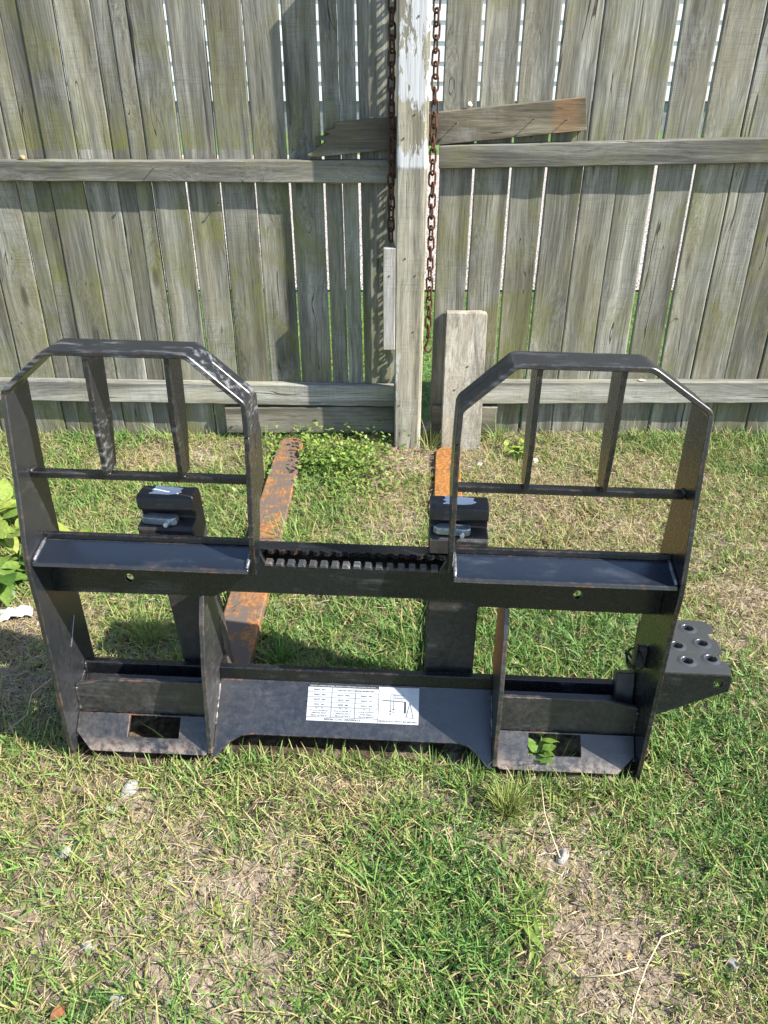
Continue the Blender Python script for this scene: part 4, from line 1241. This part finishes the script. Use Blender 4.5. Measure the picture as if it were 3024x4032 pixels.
def leafy(name, label, cat, x, y, stems, seed, size, tints, height, spread, ratio=0.52):
    rr = random.Random(seed)
    t = thing(name, label, cat, (x, y, float(relief(x, y)) - 0.002))
    meshes = [leaf_mesh('leaf', size * f, size * f * ratio, rr.uniform(.15, .5), ti) for f in (0.7, 1.0, 1.25) for ti in tints]
    for sidx in range(stems):
        a = rr.uniform(0, 2 * math.pi); r = spread * math.sqrt(rr.random())
        top = Vector((math.cos(a) * r, math.sin(a) * r, height * rr.uniform(0.5, 1.0)))
        mid = top * 0.5 + Vector((0, 0, height * 0.12)); mid.x *= 0.6; mid.y *= 0.6
        bm = bmesh.new(); tube(bm, [(top.x * .15, top.y * .15, 0), mid, top], [0.0035 * size / .1, 0.003 * size / .1, 0.002 * size / .1], 6)
        bm_obj('stem', bm, M_STEM, t, smooth=True)
        for k in range(rr.randint(3, 5)):
            o = bpy.data.objects.new('leaf', rr.choice(meshes)); COL.objects.link(o); o.parent = t
            f = rr.uniform(0.55, 1.0)
            o.location = mid.lerp(top, (f - .5) * 2) if f > .5 else mid
            o.rotation_euler = (rr.uniform(-.5, .5), rr.uniform(-.55, .35), rr.uniform(0, 2 * math.pi))
    return t
leafy('leafy_weed', 'broad leaved yellow green weed left of the frame', 'weed', -1.30, 2.10, 13, 4, 0.105, (0.55, 0.8, 1.0), 0.17, 0.17)
leafy('leafy_weed', 'dark leaved half of the broad weed nearest the left side plate', 'weed', -1.12, 1.90, 6, 5, 0.10, (0.1, 0.4, 0.6), 0.10, 0.10)
leafy('leafy_weed', 'small yellow leaved weed against the left side plate', 'weed', -0.98, 2.02, 5, 6, 0.055, (0.8, 1.0), 0.10, 0.06)
leafy('clover_patch', 'light green clover like weed in front of the right kickboard piece', 'weed', 0.53, 2.74, 9, 7, 0.034, (0.6, 0.9), 0.04, 0.07)
foot_r = FM @ Vector((0.43, 0.0, 0.0))
leafy('leafy_weed', 'round leaved weed growing through the slot of the right coupler foot', 'weed', foot_r.x, foot_r.y + 0.005, 4, 9, 0.034, (0.35, 0.6), 0.085, 0.035, 0.8)
tuft('grass_tuft', 'grass clump growing through the slot of the right coupler foot', 'grass tuft', foot_r.x + .03, foot_r.y + 0.0, 24, 0.125, 0.035, 0.5, 0.0028, (5, 65))
leafy('seedling_weed', 'narrow leaved bright weed lying in the foreground grass', 'weed', 0.268, 0.80, 3, 12, 0.05, (0.6, 0.8), 0.02, 0.03, 0.22)
leafy('seedling_weed', 'two leaved yellow seedling on the bare ground at the lower left', 'weed', -0.33, 0.865, 1, 14, 0.035, (0.95, 1.0), 0.015, 0.01, 0.28)

def ground_weeds():
    n = 3000
    a = rng.uniform(0, 2 * np.pi, n)
    x = -0.20 + 0.13 * rng.normal(0, 1, n); y = 2.66 + 0.13 * rng.normal(0, 1, n)
    keep = (vnoise(x, y, 31, 9.0) + 0.35 * rng.random(n) > 0.55) & (y < 2.93)
    x, y, a = x[keep], y[keep], a[keep]; n = len(x)
    ok = ~blocked(x, y); x, y, a = x[ok], y[ok], a[ok]; n = len(x)
    z = relief(x, y) + 0.09 * rng.random(n) ** 1.5 * (0.35 + 0.65 * (y > 2.55))
    me = blades_mesh('chickweed', np.stack([x, y, z], -1), rng.uniform(0, 6.28, n), np.radians(rng.uniform(45, 95, n)), 0.012 + 0.012 * rng.random(n), 0.007 + 0.006 * rng.random(n), rng.normal(0.2, .3, n), np.clip(rng.normal(0.62, 0.2, n), 0, 1), M_LEAF, 3)
    kind(link('chickweed', me), 'stuff', 'low leafy green weeds at the foot of the fence')
ground_weeds()
def clover():
    n = 9000
    x = rng.uniform(-2.0, 2.0, n); y = rng.uniform(0.3, 2.9, n)
    g, d = cover(x, y)
    k = (rng.random(n) < g * 0.8) & (vnoise(x, y, 41, 6.0) > 0.55) & ~blocked(x, y)
    x, y = x[k], y[k]; n = len(x)
    z = relief(x, y) + 0.004 + 0.018 * rng.random(n)
    me = blades_mesh('clover', np.stack([x, y, z], -1), rng.uniform(0, 6.28, n), np.radians(rng.uniform(60, 98, n)), 0.006 + 0.008 * rng.random(n), 0.005 + 0.005 * rng.random(n), rng.normal(0.1, .3, n), np.clip(rng.normal(0.5, 0.2, n), 0, 1), M_LEAF, 3)
    kind(link('clover', me), 'stuff', 'small round clover leaves low in the lawn')
clover()

# stones
M_STONE = plain('pale_stone', (0.27, 0.26, 0.245), 0.9, 0, 0.4, 40.0, 0.5)
def stone(x, y, sx, sy, sz, label, seed, mat=None, cat='stone', name='stone'):
    bm = bmesh.new()
    bmesh.ops.create_icosphere(bm, subdivisions=3, radius=1)
    rr = random.Random(seed)
    offs = [Vector((rr.uniform(-1, 1), rr.uniform(-1, 1), rr.uniform(-1, 1))).normalized() for _ in range(9)]
    ks = [rr.uniform(0.62, 0.95) for _ in offs]
    for v in bm.verts:
        p = v.co.copy()
        for o, k in zip(offs, ks):
            dd = p.dot(o)
            if dd > k: p -= o * (dd - k)
        v.co = Vector((p.x * sx, p.y * sy, p.z * sz))
    o = bm_obj(name, bm, mat or M_STONE, None, smooth=False)
    o.location = (x, y, float(relief(x, y)) + sz * 0.12)
    o.rotation_euler = (rr.uniform(-.2, .2), rr.uniform(-.2, .2), rr.uniform(0, 6.28))
    return tag(o, label, cat, 'stones lying in the grass')
stone(0.370, 0.975, 0.020, 0.015, 0.013, 'whitish angular stone on the bare patch right of centre', 1)
stone(-0.555, 0.788, 0.010, 0.018, 0.009, 'narrow grey stone beside a dark hollow at the lower left', 2)
stone(-0.664, 0.975, 0.017, 0.013, 0.011, 'rounded greenish grey stone at the left edge of the bare soil', 3)
stone(-0.435, 0.925, 0.017, 0.009, 0.007, 'flat pale stone lying in the middle of the left bare patch', 4)
stone(-0.570, 1.135, 0.026, 0.018, 0.010, 'largest pale stone among the straw below the left coupler foot', 5)
stone(-0.600, 1.080, 0.012, 0.010, 0.008, 'small white stone just below the largest pale stone', 6)
stone(-0.472, 0.690, 0.014, 0.014, 0.010, 'white round stone among grass near the bottom left corner', 7)
stone(0.455, 0.775, 0.011, 0.008, 0.007, 'tan pebble on the bare soil at the lower right', 8, plain('tan_pebble', (0.36, 0.24, 0.12), 0.8))
stone(0.64, 0.76, 0.013, 0.010, 0.008, 'pale stone half hidden in grass at the right edge', 9)
stone(0.74, 1.66, 0.001, 0.001, 0.001, 'tiny pale pebble beside the step', 10) if False else None
p = stone(-1.262, 2.93, 0.016, 0.010, 0.009, 'tan pebble resting on top of the left middle rail', 11, bpy.data.materials['tan_pebble'])
p.location.z = 1.078
M_CHIP = plain('white_chip', (0.55, 0.53, 0.50), 0.7, 0, 0.08)
p = stone(0.288, 2.928, 0.015, 0.011, 0.010, 'white chip sitting on the slanted plank right of the post', 12, M_CHIP)
p.location.z = 1.242
p = stone(1.045, 2.925, 0.016, 0.008, 0.004, 'white flake lying on the right bottom rail', 13, M_CHIP)
p.location.z = 0.252
stone(0.60, 2.70, 0.022, 0.014, 0.008, 'white scrap on the straw in front of the right bottom rail', 14, M_CHIP, 'scrap')
stone(0.375, 2.66, 0.022, 0.015, 0.008, 'grey white scrap beside the tip of the orange tine', 15, M_CHIP, 'scrap')
# white fluffy scrap at the left
def scrap():
    bm = bmesh.new()
    rr = random.Random(8)
    n = 12
    g = [[bm.verts.new((0.055 * (i / n - .5) * 2, 0.026 * (j / 6 - .5) * 2, 0.010 + 0.012 * rr.random() - 0.012 * ((i / n - .5) * 2) ** 2)) for j in range(7)] for i in range(n + 1)]
    for i in range(n):
        for j in range(6):
            bm.faces.new([g[i][j], g[i + 1][j], g[i + 1][j + 1], g[i][j + 1]])
    o = bm_obj('white_rag', bm, M_CHIP, None, smooth=True)
    o.location = (-1.085, 1.745, float(relief(-1.085, 1.745)) + .002); o.rotation_euler = (0, 0, 0.35)
    tag(o, 'crumpled white scrap on the dry grass left of the frame', 'scrap')
scrap()
# brown leaf and dry stalks
M_BROWN = plain('brown_leaf', (0.20, 0.075, 0.03), 0.8, 0, 0.3)
me = leaf_mesh('fallen_leaf', 0.035, 0.018, 0.3, 0.5); me.materials.clear(); me.materials.append(M_BROWN)
o = link('fallen_leaf', me); o.location = (-0.57, 0.655, 0.018); o.rotation_euler = (0.2, 0.1, 1.0); tag(o, 'reddish brown dead leaf in the grass at the lower left', 'leaf')
M_STALK = plain('dry_stalk', (0.50, 0.41, 0.26), 0.8, 0, 0.15)
def stalk(pts, label, r=0.0015):
    bm = bmesh.new()
    p0 = Vector((pts[0][0], pts[0][1], 0))
    tube(bm, [Vector((x, y, float(relief(x, y)) + z)) - p0 for x, y, z in pts], r, 6)
    o = bm_obj('dry_stalk', bm, M_STALK, None, smooth=True); o.location = p0
    tag(o, label, 'stalk', 'dry stalks lying on the grass')
stalk([(0.405, 0.62, .012), (0.44, 0.69, .018), (0.475, 0.745, .02), (0.52, 0.80, .018), (0.56, 0.815, .014)], 'long pale dry stalk over the bare patch at the lower right')
stalk([(0.36, 0.73, .014), (0.42, 0.735, .016), (0.47, 0.75, .012)], 'short curved dry stalk crossing the lower right bare soil')
stalk([(0.355, 1.16, .02), (0.345, 1.06, .03), (0.352, 1.01, .022), (0.362, 0.965, .012)], 'thin dry stalk arching down to the whitish angular stone')
stalk([(-0.86, 1.50, .012), (-0.90, 1.42, .02), (-0.885, 1.35, .016), (-0.92, 1.30, .01)], 'thin bent dry stalk on bare soil left of the side plate')
